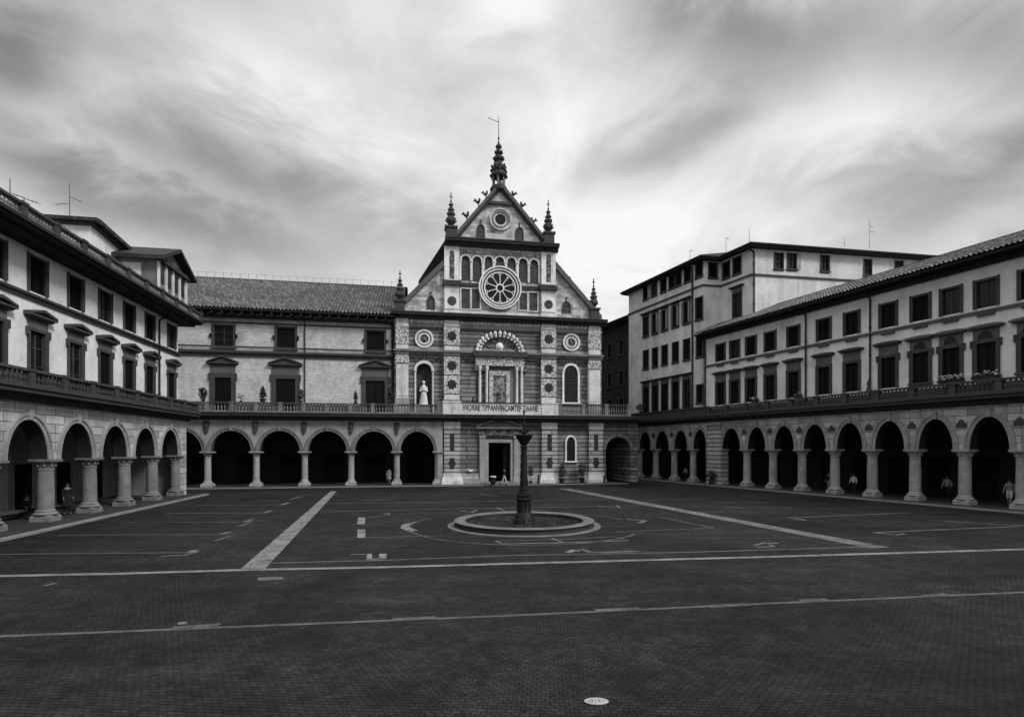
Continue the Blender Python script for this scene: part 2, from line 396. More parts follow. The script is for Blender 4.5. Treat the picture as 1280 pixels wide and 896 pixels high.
def balustrade(root, x0, x1, y, z0, z1, bay, mats=('cornice', 'stone_grey', 'stone_grey'), pitch=.27, skip=()):
    n = max(1, round((x1-x0)/bay)); w = (x1-x0)/n
    for i in range(n+1):
        x = x0+i*w
        if any(a <= x <= b for a, b in skip): continue
        p = MB(); p.box(x-.2, x+.2, y-.17, y+.17, z0, z1-.12); p.box(x-.24, x+.24, y-.21, y+.21, z1-.12, z1+.03)
        p.build('pedestal', mats[2], root)
    for i in range(n):
        a, b = x0+i*w+.2, x0+(i+1)*w-.2
        if any(s <= (a+b)/2 <= t for s, t in skip): continue
        p = MB(); p.box(a, b, y-.14, y+.14, z0, z0+.14, 1); p.box(a, b, y-.16, y+.16, z1-.13, z1, 0)
        k = max(2, int((b-a)/pitch)); st = (b-a)/k
        for j in range(k): p.lathe(baluster_prof(z1-z0-.27, z0+.14), a+st*(j+.5), y, 6, 1)
        p.build('balustrade', mats[:2], root)
def shutters(root, x0, x1, z0, z1, y, mat='shutter', gap=.03):
    xm = (x0+x1)/2
    for a, b in ((x0, xm-gap/2), (xm+gap/2, x1)):
        m = MB(); s = .07
        m.box(a, a+s, y, y+.05, z0, z1); m.box(b-s, b, y, y+.05, z0, z1)
        for z in (z0, (z0+z1)/2-.04, z1-.08): m.box(a+s, b-s, y+.002, y+.048, z, z+.08)
        k = max(3, int((z1-z0)/.16))
        for j in range(k):
            zz = z0+.08+(z1-z0-.16)*(j+.15)/k
            m.add([(a+s,y+.005,zz),(b-s,y+.005,zz),(b-s,y+.045,zz+.09),(a+s,y+.045,zz+.09)], [(0,1,2,3)])
        m.build('shutter', mat, root)
def window(root, x0, x1, z0, z1, y, depth=.17, fw=.2, proud=.07, frame='stone_dark', sill=True, head=None, head_h=1.2,
           shut=True, head_mat='stone_dark', lug=False, panes=True, arch=False):
    """a window: dark glass deep in the opening, its stone surround, sill, shutters and hood are sub-parts"""
    w = MB(); w.box(x0+.002, x1-.002, y+depth-.03, y+depth+.02, z0+.002, z1-.002)
    w = w.build('window', 'pane', root)
    f = MB()
    f.box(x0-fw, x0, y-proud, y+.05, z0, z1); f.box(x1, x1+fw, y-proud, y+.05, z0, z1)
    f.box(x0-fw, x1+fw, y-proud, y+.05, z1, z1+fw)
    f.box(x0-fw-.04, x0-fw+.05, y-proud-.04, y+.05, z0, z1+fw+.03); f.box(x1+fw-.05, x1+fw+.04, y-proud-.04, y+.05, z0, z1+fw+.03)
    if lug:
        f.box(x0-fw-.16, x0-fw-.05, y-.15, y+.05, z1-.28, z1+fw+.02); f.box(x1+fw+.05, x1+fw+.16, y-.15, y+.05, z1-.28, z1+fw+.02)
    f.build('frame', frame, w)
    if sill:
        s = MB(); s.box(x0-fw-.1, x1+fw+.1, y-proud-.1, y+.05, z0-.16, z0); s.box(x0-fw, x1+fw, y-proud-.03, y+.05, z0-.24, z0-.16)
        s.build('sill', frame, w)
    rw = random.random()
    if shut and rw < .12:
        b = MB(); xm = (x0+x1)/2
        b.box(xm-.03, xm+.03, y+depth-.08, y+depth-.03, z0, z1)
        for q in (.36, .7): b.box(x0, x1, y+depth-.075, y+depth-.035, z0+(z1-z0)*q-.02, z0+(z1-z0)*q+.02)
        b.build('glazing_bar', 'stone_dark', w)
    elif shut: shutters(w, x0+.02, x1-.02, z0+.02, z1-.02, y+depth-.12)
    elif panes:
        b = MB(); xm = (x0+x1)/2
        b.box(xm-.03, xm+.03, y+depth-.08, y+depth-.03, z0, z1)
        for q in (.36, .7): b.box(x0, x1, y+depth-.075, y+depth-.035, z0+(z1-z0)*q-.02, z0+(z1-z0)*q+.02)
        b.build('glazing_bar', 'shutter', w)
    za = z1+fw
    if head:
        h = MB()
        h.box(x0-fw, x1+fw, y-proud-.01, y+.05, za, za+head_h*.52, 2)                       # frieze panel
        if arch:
            cx = (x0+x1)/2; a = (x1-x0)/2
            h.prism(ell(cx, za+.05, a*.8, head_h*.4, 12), y-proud-.016, y-proud, 1)
            h.band(ell(cx, za+.05, a*.8, head_h*.4, 12), ell(cx, za+.05, a*.96, head_h*.46, 12), y-proud-.06, y-proud)
        c0, c1, zc = x0-fw-.32, x1+fw+.32, za+head_h*.52
        h.box(c0+.12, c1-.12, y-.28, y+.05, zc, zc+.09); h.box(c0, c1, y-.38, y+.05, zc+.09, zc+.19)
        if head == 'ped':
            zt = zc+.19; xm = (c0+c1)/2; rise = head_h*.48-.19
            h.prism([(c0+.1, zt), (c1-.1, zt), (xm, zt+rise-.12)], y-.22, y+.05)
            for sgn, c in ((1, c0), (-1, c1)):
                h.prism([(c, zt), (c+sgn*.02, zt+.12), (xm, zt+rise+.1), (xm, zt+rise-.06)], y-.4, y+.05)
        elif head == 'seg':
            zt = zc+.19; xm = (c0+c1)/2
            h.prism(ell(xm, zt, (c1-c0)/2-.02, .11, 10), y-.3, y+.05)
        h.build('pediment', [head_mat, 'pane', 'panel_stone'], w)
    return w
def cornice(root, x0, x1, y, z0, z1, out, mat='cornice', name='cornice'):
    """stepped projecting cornice from wall plane y, between z0 and z1, reaching out metres forward"""
    h = z1-z0
    prof = [(y+.3, z0), (y-.08, z0), (y-.08, z0+h*.14), (y-.22*out, z0+h*.18), (y-.22*out, z0+h*.32), (y-.34*out, z0+h*.34), (y-.34*out, z0+h*.5),
            (y-.9*out, z0+h*.54), (y-.9*out, z0+h*.8), (y-out, z0+h*.84), (y-out, z1), (y+.3, z1)]
    return MB().sweep(prof, x0, x1).build(name, mat, root)
def string(root, x0, x1, y, z0, z1, out, mat='cornice', name='string_course'):
    h = z1-z0
    return MB().sweep([(y+.05, z0), (y-out*.5, z0), (y-out*.6, z0+h*.45), (y-out, z0+h*.55), (y-out, z1-.03), (y-out*.8, z1), (y+.05, z1)], x0, x1).build(name, mat, root)
def drainpipe(root, x, y, z0, z1, r=.07):
    m = MB(); m.tube((x, y, z0), (x, y, z1), r, n=8)
    for k in range(int((z1-z0)/2.2)): m.lathe([(r*1.35, z0+1+k*2.2), (r*1.35, z0+1.12+k*2.2)], x, y, 8)
    m.tube((x, y, z1), (x-.1, y-.7, z1+.35), r, n=8)
    return m.build('drainpipe', 'pipe', root)
def tiles(name, root, O, U, V, nu, nv, pitch=.24, row=.36, clip=None, amp=.055):
    """pantile roof as real corrugated courses; O eave corner, U along the eave, V up the slope (unit)"""
    O, U, V = Vector(O), Vector(U).normalized(), Vector(V).normalized(); W = U.cross(V).normalized()
    if W.z < 0: W = -W
    ph = np.array([0, .18, .36, .5, .64, .82]); hh = np.array([0, .72, 1.0, .55, .05, 0.0])
    nx = nu*len(ph)+1
    xs = (np.arange(nu)[:, None] + ph[None]).ravel(); hs = np.tile(hh, nu)
    xs = np.append(xs, nu); hs = np.append(hs, 0)
    rows = []
    for j in range(nv):
        jit = np.repeat(np.random.uniform(-.012, .012, nu), len(ph)); jit = np.append(jit, 0)
        for q, e in ((0.0, .045), (.97, 0.0)):
            h = hs*amp*(1.0 if q == 0 else .82) + e + jit
            P = (np.array(O)[None] + np.outer(xs*pitch, np.array(U)) + (j+q)*row*np.array(V)[None] + np.outer(h, np.array(W)))
            rows.append(P)
    V3 = np.concatenate(rows); faces = []; uvs = []
    nr = len(rows)
    for j in range(nr-1):
        for i in range(nx-1):
            a = j*nx+i; faces.append((a, a+1, a+nx+1, a+nx)); uvs.append((i//len(ph)+.5, (j//2)+.5))
    me = bpy.data.meshes.new(name); me.from_pydata([tuple(p) for p in V3], [], faces)
    me.materials.append(MT['tile'])
    uv = me.uv_layers.new(name='tile'); arr = np.repeat(np.array(uvs, dtype=np.float32), 4, axis=0).ravel(); uv.data.foreach_set('uv', arr)
    o = bpy.data.objects.new(name, me); COL.objects.link(o); o.parent = root
    return o
def rake(mb, x0, z0, x1, z1, t, y0, y1, m=0):       # sloping coping of vertical thickness t above the line
    mb.prism([(x0, z0), (x1, z1), (x1, z1+t), (x0, z0+t)], y0, y1, m)
def star(cx, cz, r, n=8, k=.74):
    return [(cx + r*(.9+.1*math.cos(n*t))*math.cos(t+.2), cz + r*(.9+.1*math.cos(n*t))*math.sin(t+.2)) for t in (2*math.pi*i/(6*n) for i in range(6*n))]
def circ(cx, cz, r, n=40, ry=None): return [(cx+r*math.cos(2*math.pi*i/n), cz+(ry or r)*math.sin(2*math.pi*i/n)) for i in range(n)]
def ring(mb, cx, cz, r0, r1, y0, y1, m=0, n=40): mb.band(circ(cx, cz, r0, n), circ(cx, cz, r1, n), y0, y1, True, m)
def spandrel_plaque(root, x, y, z0, z1, w, mat='stone_dark'):
    m = MB(); zc = (z0+z1)/2; h = z1-z0
    m.prism([(x-w*.5, z1-.1*h), (x-w*.3, z1), (x+w*.3, z1), (x+w*.5, z1-.1*h), (x+w*.42, zc), (x+w*.25, z0+.18*h), (x, z0), (x-w*.25, z0+.18*h), (x-w*.42, zc)], y-.1, y+.01)
    m.ball((x, y-.1, zc+.12*h), w*.3, .1, h*.22, 8, 5); m.ball((x, y-.08, z0+.3*h), w*.2, .08, h*.14, 8, 5)
    m.build('relief_plaque', mat, root)

# ------------------------------------------------------------------ LEFT BUILDING
cols_L = [FL.X(u, .4) for u in (57, 112.5, 157.5, 191, 219)]
sp = (cols_L[-1]-cols_L[0])/4
cols_L = [cols_L[0]+sp*k for k in range(-4, 5)]
xe = cols_L[-1]+1.15; xs = cols_L[0]
LB = empty('palazzo', FL.world(0, 0), FL.rz, 'long pale stucco palazzo with a balustrade along its roof, over round arches on the left', 'building')
zs, bb, g = 3.42, 2.02, .52
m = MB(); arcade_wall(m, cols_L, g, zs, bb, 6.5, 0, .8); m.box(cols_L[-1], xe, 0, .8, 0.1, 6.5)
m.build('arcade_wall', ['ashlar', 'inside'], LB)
for a, b in zip(cols_L[:-1], cols_L[1:]): archivolt(LB, a+g, b-g, zs, bb, .34, 0, 'stone')
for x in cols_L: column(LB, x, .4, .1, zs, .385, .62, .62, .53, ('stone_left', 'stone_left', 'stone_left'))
m = MB(); m.box(xs, xe, 5.2, 5.6, 0, 6.5); m.box(xe-.35, xe, .8, 5.2, 0, 6.5); m.box(xs, xe, .8, 5.2, 6.15, 6.5)
m.build('arcade_back_wall', 'inside_left', LB)
for x in cols_L[:-1]:
    m = MB(); m.box(x-.35, x+.35, 4.95, 5.19, .1, 3.3); m.box(x-.45, x+.45, 4.85, 5.19, 3.3, 3.5)
    xm = x+sp/2
    m.band(ell(xm, 3.5, sp/2-.5, 1.8), ell(xm, 3.5, sp/2-.2, 2.1), 5.0, 5.19)
    m.build('pilaster', 'stone', LB)
    d = MB(); d.box(xm-.7, xm+.7, 5.12, 5.19, .1, 3.0); d.build('door', 'shutter', LB)
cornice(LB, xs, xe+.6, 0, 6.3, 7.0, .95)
balustrade(LB, xs+.3, xe+.45, -.6, 7.0, 7.85, 2.55, ('stone_dark', 'cornice', 'cornice'))
UP = .65
wc = [FL.X(u, UP) for u in (-8, 46.5, 94, 131, 161, 187, 214)]
wc += [wc[0]-3.2, wc[0]-6.4]
holes_up = [(x-.62, x+.62, 12.2, 14.0) for x in wc]; holes_lo = [(x-.6, x+.6, 7.3, 10.15) for x in wc]
m = MB(); wall_holes(m, xs, xe, 6.5, 14.9, UP, holes_up+holes_lo); shell(m, xs, xe, 6.5, 14.9, UP, 15)
m.build('wall', ['stucco_pale', 'stone_dark'], LB)
m = MB()
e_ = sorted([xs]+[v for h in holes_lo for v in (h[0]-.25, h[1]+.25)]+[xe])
for a, b in zip(e_[::2], e_[1::2]): MB().box(a, b, UP-.06, UP+.02, 6.9, 7.9).build('base_band', 'stone_dark', LB)  # dark strip added behind the balusters, shade of the gaps in its colour
for h in holes_up: window(LB, *h, UP, fw=.13, sill=False)
for h in holes_lo: window(LB, *h, UP, fw=.14, sill=False, head='ped', head_h=.95, lug=True)
string(LB, xs, xe+.15, UP, 11.72, 12.05, .22, 'cornice')
m = MB(); m.box(xs, xe+.7, UP-1.1, 8, 14.4, 14.6); m.box(xs, xe+.9, UP-1.55, 8, 14.6, 14.75); m.box(xs, xe+1.0, UP-1.7, 8, 14.75, 14.92)
m.build('eave', 'soffit', LB)
balustrade(LB, xs+.3, xe+.8, UP-1.4, 14.92, 15.62, 2.4, ('stone_dark', 'stone_grey', 'cornice'), .24)
drainpipe(LB, FL.X(199.5, UP-.12), UP-.12, 7.2, 14.0)
# two roof structures
def attic(u0, u1, yf, depth, z0, zwall, zapex, loggia):
    x0, x1 = FL.X(u0, yf), FL.X(u1, yf)
    xm = (x0+x1)/2
    a = MB(); a.box(x0, x1, yf, yf+depth, z0, zwall); a.prism([(x0, zwall), (x1, zwall), (xm, zapex)], yf+.02, yf+depth)
    a = a.build('attic', 'stucco_pale' if not loggia else 'stone_grey', LB)
    r = MB(); e = .7; sl = (zapex-zwall)/(xm-x0)
    for sg, xx in ((-1, x0), (1, x1)):
        r.prism([(xx+sg*e, zwall-sl*e+.05), (xm, zapex+.05), (xm, zapex+.33), (xx+sg*e, zwall-sl*e+.33)], yf-.7, yf+depth+.4)
    r.build('roof', 'tile_flat', a)
    if loggia:
        k = MB(); k.box(x0-.3, x1+.3, yf-.35, yf+.01, zwall-.3, zwall); k.build('cornice', 'cornice', a)
        n = 4; w = (x1-x0)/n
        for i in range(n+1):
            p = MB(); xx = x0+i*w; p.box(xx-.13, xx+.13, yf-.12, yf+.01, z0, zwall-.3); p.build('pilaster', 'stone_pale', a)
        for i in range(n):
            q = MB(); xx = x0+i*w; q.box(xx+.25, xx+w-.25, yf-.03, yf+.01, zwall-1.9, zwall-.5); q.build('window', 'pane', a)
        q = MB(); q.box(x0-.03, x0+.01, yf+1.2, yf+2.6, zwall-1.6, zwall-.5); q.build('window', 'stone_pale', a)
    return x0, x1
yf = 4.0; x0, x1 = FL.X(114, yf), FL.X(152, yf); zh, zl = FL.Z(114, 279, yf), FL.Z(150, 310, yf)
m = MB(); m.prism([(x0, 14.8), (x1, 14.8), (x1, zl), (x0, zh)], yf, yf+8); at = m.build('attic', 'stucco_pale', LB)
k_ = (zl-zh)/(x1-x0)
m = MB(); m.prism([(x0-.5, zh+.0), (x0+.1, zh+.02), (x1+.6, zl+k_*.6+.02), (x1+.6, zl+k_*.6+.3), (x0+.1, zh+.32), (x0-.5, zh+.25)], yf-.6, yf+8.5); m.build('roof', 'tile_flat', at)
m = MB(); m.prism([(x0-.2, zh-.22), (x0+.1, zh-.2), (x1+.2, zl+k_*.2-.2), (x1+.2, zl+k_*.2), (x0+.1, zh), (x0-.2, zh-.02)], yf-.25, yf+8.1); m.build('cornice', 'cornice', at)
attic(197.5, 231.5, 1.0, 7, 14.8, FL.Z(198, 322, 1.0), FL.Z(217, 315, 1.0)-.15, True)

# ------------------------------------------------------------------ BACK WING
BW = empty('arcaded_wing', FB.world(-20, 0), FB.rz, 'long tiled-roof brick wing with six arches and three pedimented windows, left of the church', 'building')
OB = -20.0                                   # the wing's own origin along the facade
def bx(u, y=0.0): return FB.X(u, y)-OB
cu = [bx(u, .4) for u in (259.8, 320.5, 381, 439, 496, 547)]
cols = [cu[0]-9.2, cu[0]-4.6]+cu
zs, bb, g, XW0, XW1 = 3.66, 2.12, .40, cols[0]-6, bx(548, 0)+.45
m = MB(); arcade_wall(m, cols, g, zs, bb, 6.95, 0, .75); m.box(XW0, cols[0]-g, 0, .75, 0, 6.95); m.box(cols[-1], XW1, 0, .75, 0, 6.95)
m.build('arcade_wall', ['stone', 'stone_dark'], BW)
for a, b in zip(cols[:-1], cols[1:]): archivolt(BW, a+g, b-g, zs, bb, .37, 0, 'stone_grey')
for x in cols: column(BW, x, .4, .1, zs, .315, .62, .6, .58)
for x in cols[1:-1]: spandrel_plaque(BW, x, 0, 5.35, 6.75, .62)
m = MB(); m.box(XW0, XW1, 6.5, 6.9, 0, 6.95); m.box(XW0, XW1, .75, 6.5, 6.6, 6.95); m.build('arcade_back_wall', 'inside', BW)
for x in cols[1:-1]:
    d = MB(); d.box(x+.9, x+3.2, 6.4, 6.49, .1, 3.4); d.build('door', 'shutter', BW)
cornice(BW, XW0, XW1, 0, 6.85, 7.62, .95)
balustrade(BW, bx(231), bx(552)-.3, -.6, 7.62, 8.62, 2.3, ('stone_dark', 'stone_grey', 'stone_grey'))
UY = 1.2
lo = [(263.5+5, 289, 0), (345, 369, 0), (457.5, 481, 0)]
up = [(268, 291.5), (346.5, 368.5), (458.5, 480)]
z_lo0, z_lo1 = 7.7, FB.Z(357, 473.5, UY); z_up0, z_up1 = FB.Z(357, 436, UY), FB.Z(357, 410, UY)
hl = [(bx(a, UY), bx(b, UY), z_lo0, z_lo1) for a, b, _ in lo]; hu = [(bx(a, UY), bx(b, UY), z_up0, z_up1) for a, b in up]
ZE = 17.9
m = MB(); wall_holes(m, XW0, bx(492, UY), 6.95, ZE, UY, hl+hu); shell(m, XW0, bx(492, UY), 6.95, ZE, UY, 22)
m.build('wall', ['brick_pale', 'stone_dark'], BW)
m = MB()
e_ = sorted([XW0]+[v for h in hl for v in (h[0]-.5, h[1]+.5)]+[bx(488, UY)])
for a, b in zip(e_[::2], e_[1::2]): MB().box(a, b, UY-.06, UY+.02, 7.6, 8.55).build('base_band', 'stone_dark', BW)  # added dark strip so the wall behind the balustrade looks shaded
for h in hl: window(BW, *h, UY, fw=.42, sill=False, head='ped', head_h=1.75, lug=True)
for h in hu:
    w = window(BW, *h, UY, fw=.2, frame='stone_dark')
    for sx_ in (h[0]-.42, h[1]+.28):
        k = MB(); k.box(sx_, sx_+.14, UY-.2, UY+.03, (z_up0+z_up1)/2-.15, (z_up0+z_up1)/2+.25)
        k.build('shutter_hook', 'iron', w)
zz0 = FB.Z(380, 447.5, UY); zz1 = FB.Z(380, 441, UY)
string(BW, XW0, bx(492, UY), UY, zz0, zz1, .35, 'cornice')
zq = FB.Z(380, 435.5, UY); m = MB(); m.box(XW0, bx(492, UY), UY-.05, UY+.04, zq-.09, zq+.05); m.box(XW0, bx(492, UY), UY-.03, UY+.04, zz1, zq-.09, 1); m.build('string_course', ['cornice', 'stone'], BW)
zq = FB.Z(380, 406.5, UY); m = MB(); m.box(XW0, bx(492, UY), UY-.07, UY+.04, zq-.08, zq+.08); m.build('string_course', 'cornice', BW)
m = MB(); m.box(XW0, bx(492, UY), UY-.06, UY+.04, zq+.08, ZE-.5); m.build('frieze', 'stone', BW)
m = MB(); m.box(XW0, bx(492, UY), UY-.4, UY+.04, ZE-.5, ZE-.25); m.box(XW0, bx(493, UY), UY-1.25, UY+.5, ZE+.06, ZE+.2); m.build('eave', 'soffit', BW)
x = XW0+.4
m = MB()
while x < bx(492, UY)-.2: m.box(x-.09, x+.09, UY-1.05, UY+.02, ZE-.25, ZE+.06); x += .95
m.build('eave_bracket', 'stone_dark', BW)
sl = R(27.5); V = (0, math.cos(sl), math.sin(sl)); L_ = 14.0
tiles('roof', BW, (XW0, UY-1.3, ZE+.22), (1, 0, 0), V, int((bx(508, UY)-XW0)/.36), int(L_/.42), .36, .42, amp=.15)
m = MB(); yr = UY-1.3+math.cos(sl)*L_; zr = ZE+.22+math.sin(sl)*L_
m.sweep([(yr-.15, zr-.03), (yr-.1, zr+.12), (yr+.1, zr+.12), (yr+.15, zr-.03)], XW0, bx(508, UY)); m.add([(XW0,yr,zr),(bx(508),yr,zr),(bx(508),yr+12,zr-6),(XW0,yr+12,zr-6)], [(0,1,2,3)])
m.build('ridge', 'tile_flat', BW)
m = MB(); x = XW0+.5
while x < bx(500, 8): m.tube((x, yr, zr+.1), (x, yr, zr+.8), .018, n=5); x += .95
m.tube((XW0+.5, yr, zr+.72), (bx(500, 8), yr, zr+.72), .01, n=4)
m.build('ridge_rail', 'wire', BW)
m = MB(); m.prism([(bx(491, UY)-.01, ZE), (bx(491, UY)+.01, ZE), (bx(491, UY)+.01, ZE+.1)], UY, UY+.02)
drainpipe(BW, bx(381, UY-.1), UY-.1, 7.8, 17.2, .06); drainpipe(BW, bx(490.5, UY-.1), UY-.14, 7.8, 17.2, .12)

# ------------------------------------------------------------------ CHURCH
CB = empty('church', FB.world(0, 0), FB.rz, 'tall gabled church with rose window, pinnacles and a spire at the head of the square', 'church')
YG, YU, YP = .35, .9, .45            # ground-storey plane, upper wall plane, pilaster plane
def cX(u, y=YU): return FB.X(u, y)
def cZ(v, u=565, y=YU): return FB.Z(u, v, y)
x_l, x_r = cX(492.5), cX(752)
P1 = (cX(555.5, YP), cX(574.3, YP)); P2 = (cX(677, YP), cX(694.7, YP)); P0 = (cX(495, YP), cX(510.5, YP)); P3 = (cX(736, YP), cX(750.5, YP))
zc_bal0, zc_bal1 = 7.62, cZ(502, 565, -.6)
z_str0, z_str1 = cZ(444.8), cZ(438.8)
z_cor0, z_cor1 = cZ(401.5), cZ(394)
z_mid0, z_mid1 = cZ(358), cZ(352)
z_gc0, z_gc1 = cZ(309), cZ(300.5)
# ground storey
xg0, xg1 = bx(548, 0)+.45+OB+.003, cX(757, YG)
dx0, dx1, dz1 = cX(610.5, YG), cX(638, YG), FB.Z(624, 553, YG)
rb0, rb1 = cX(757.5, YG), cX(788, YG); rbc = (rb0+rb1)/2
m = MB()
wx0, wx1, wz0, wz1 = cX(708, YG), cX(718.5, YG), FB.Z(713, 576, YG), FB.Z(713, 546, YG)
wall_holes(m, xg0, xg1, .1, 6.95, YG, [(dx0, dx1, .1, dz1), (wx0, wx1, wz0, wz1)], .5)
m.build('ground_wall', ['church_band', 'stone_grey'], CB)
m = MB(); m.box(dx0-.2, dx1+.2, YG+.5, YG+8, .1, dz1+.2)
m = MB(); m.add([(dx0-1,YG+8,0),(dx1+1,YG+8,0),(dx1+1,YG+8,dz1+.5),(dx0-1,YG+8,dz1+.5),(dx0-1,YG+.51,0),(dx1+1,YG+.51,0),(dx1+1,YG+.51,dz1+.5),(dx0-1,YG+.51,dz1+.5)],
                [(0,1,2,3),(0,4,7,3),(1,5,6,2),(3,2,6,7)]); m.build('vestibule', 'inside', CB)
# portal
pf = MB()
for a, b, c, d, yy in ((dx0-.32, dx0, .1, dz1, .16), (dx1, dx1+.32, .1, dz1, .16), (dx0-.32, dx1+.32, dz1, dz1+.32, .16)):
    pf.box(a, b, YG-yy, YG+.1, c, d)
portal = pf.build('portal', 'stone', CB)
q = MB()
for a, b in ((dx0-1.0, dx0-.36), (dx1+.36, dx1+1.0)):
    q.box(a, b, YG-.3, YG+.05, .7, dz1+.5); q.box(a-.08, b+.08, YG-.42, YG+.05, .1, .7); q.box(a-.05, b+.05, YG-.36, YG+.05, dz1+.5, dz1+.75)
q.build('pilaster', 'stone', portal)
q = MB(); q.box(dx0-1.1, dx1+1.1, YG-.3, YG+.05, dz1+.76, dz1+1.5); q.build('frieze', 'carved_dark', portal)
q = MB(); zt = dz1+1.5; q.box(dx0-1.4, dx1+1.4, YG-.55, YG+.05, zt, zt+.18); xm = (dx0+dx1)/2
q.prism([(dx0-1.3, zt+.18), (dx1+1.3, zt+.18), (xm, zt+.95)], YG-.25, YG+.05)
for s_, c in ((1, dx0-1.45), (-1, dx1+1.45)): q.prism([(c, zt+.18), (c, zt+.32), (xm, zt+1.22), (xm, zt+1.02)], YG-.55, YG+.05)
q.build('pediment', 'stone_grey', portal)
q = MB(); q.box(dx0-.9, dx1+.9, YG-1.5, YG, .1, .22); q.box(dx0-.5, dx1+.5, YG-1.0, YG-.001, .22, .34); q.build('step', 'stone_grey', portal)
q = MB(); q.box(dx1-.75, dx1-.02, YG+.35, YG+.45, .15, dz1-.05); q.box(dx1-.65, dx1-.15, YG+.32, YG+.36, .5, 2.2); q.box(dx1-.65, dx1-.15, YG+.32, YG+.36, 2.5, dz1-.4); q.build('door', 'shutter', portal)
# plinth and ground pilasters
zp = FB.Z(565, 592, YG)
for a, b in ((xg0, dx0-1.1), (dx1+1.1, cX(694.7, YG))):
    m = MB(); m.box(a, b, YG-.45, YG, .1, .42); m.box(a, b, YG-.32, YG, .42, .72); m.taper(a, b, YG-.32, YG, .72, .9, 0, .1)
    m.box(a, b, YG-.2, YG, .9, zp); m.build('plinth', 'stone', CB)
for (a, b) in (P1, P2, (cX(736, YG), cX(752, YG))):
    p = MB(); p.box(a-.05, b+.05, YG-.32, YG+.02, zp, 6.95)
    p = p.build('pilaster', 'church_band_pale', CB)
    s_ = MB(); w = (b-a)/2; c = (a+b)/2
    s_.box(c-.24, c+.24, YG-.345, YG-.3, 3.75, 5.6); s_.box(c-.24, c+.24, YG-.345, YG-.3, 1.75, 2.95); s_.prism(star(c, 2.35, .42), YG-.35, YG-.3)
    s_.build('slot', 'marble_dark', p)
    t = MB(); t.box(a-.35, b+.35, YG-.62, YG, .1, .5); t.taper(a-.28, b+.28, YG-.56, YG, .5, .95, .1, .1); t.box(a-.16, b+.16, YG-.44, YG, .95, zp+.06); t.build('base', 'stone_pale', p)
    t = MB(); t.box(a-.08, b+.08, YG-.38, YG+.01, 6.15, 6.9); t.build('capital', 'stone_pale', p)
# pointed window on the right of the ground storey
def pointed(cx, z0, zs_, z1, a, n=10):
    pts = [(cx-a, z0)]
    for i in range(n+1):
        t = i/n; pts.append((cx-a*math.cos(t*math.pi/2)**.8 if i < n else cx, zs_+(z1-zs_)*math.sin(t*math.pi/2)))
    right = [(2*cx-x, z) for x, z in reversed(pts[:-1])]
    return pts+right
def pointed_window(parent, cx, z0, zs_, z1, a, y, w=.16, fmat='stone_white', name='window', pmat='pane', lattice=False, sill=True):
    m = MB(); m.prism(pointed(cx, z0, zs_, z1, a), y-.02, y+.015)
    wdw = m.build(name, pmat, parent)
    f = MB(); f.band(pointed(cx, z0, zs_, z1, a), pointed(cx, z0, zs_, z1+w*1.2, a+w), y-.16, y+.015)
    if sill: f.box(cx-a-w-.1, cx+a+w+.1, y-.24, y+.01, z0-.16, z0)
    f.build('frame', fmat, wdw)
    if lattice:
        l = MB(); k = 7
        for i in range(-2, 3): l.box(cx+i*a*.38-.018, cx+i*a*.38+.018, y-.05, y-.02, z0, zs_+(z1-zs_)*(1-abs(i)*.28))
        zz = z0+.3
        while zz < zs_: l.box(cx-a, cx+a, y-.045, y-.02, zz, zz+.035); zz += .32
        l.build('lattice', 'stone_dark', wdw)
    return wdw
pointed_window(CB, (wx0+wx1)/2, wz0, wz1-.75, wz1, (wx1-wx0)/2, YG-.003, .17)
# right-hand arch bay
m = MB(); a_ = (rb1-rb0)/2; zsr, br = 3.85, 1.45
arcade_wall(m, [rb0-.02, rb1+.02], .02, zsr, br, 6.95, YG+.02, YG+.9); m.box(rb1+.02, rb1+.9, YG+.02, YG+12, .1, 6.95)
m.box(rb0-.12, rb0, YG+.05, YG+.9, .1, zsr); m.box(rb1, rb1+.02, YG+.02, YG+.9, .1, zsr)
m.box(rb0-.4, rb1, YG+8, YG+8.4, .1, 6.95); m.box(rb0-.4, rb1, YG+.9, YG+8, 5.9, 6.3)
m.build('arch_bay', ['church_band', 'stone_dark'], CB)
archivolt(CB, rb0, rb1, zsr, br, .34, YG+.02, 'stone_grey')
cornice(CB, xg0, rb1+.9, 0.0, 6.85, 7.62, .95)
m = MB(); m.box(xg0, rb1+.9, .2, YU+.5, 6.95, 7.6); m.build('terrace_slab', 'cornice', CB)
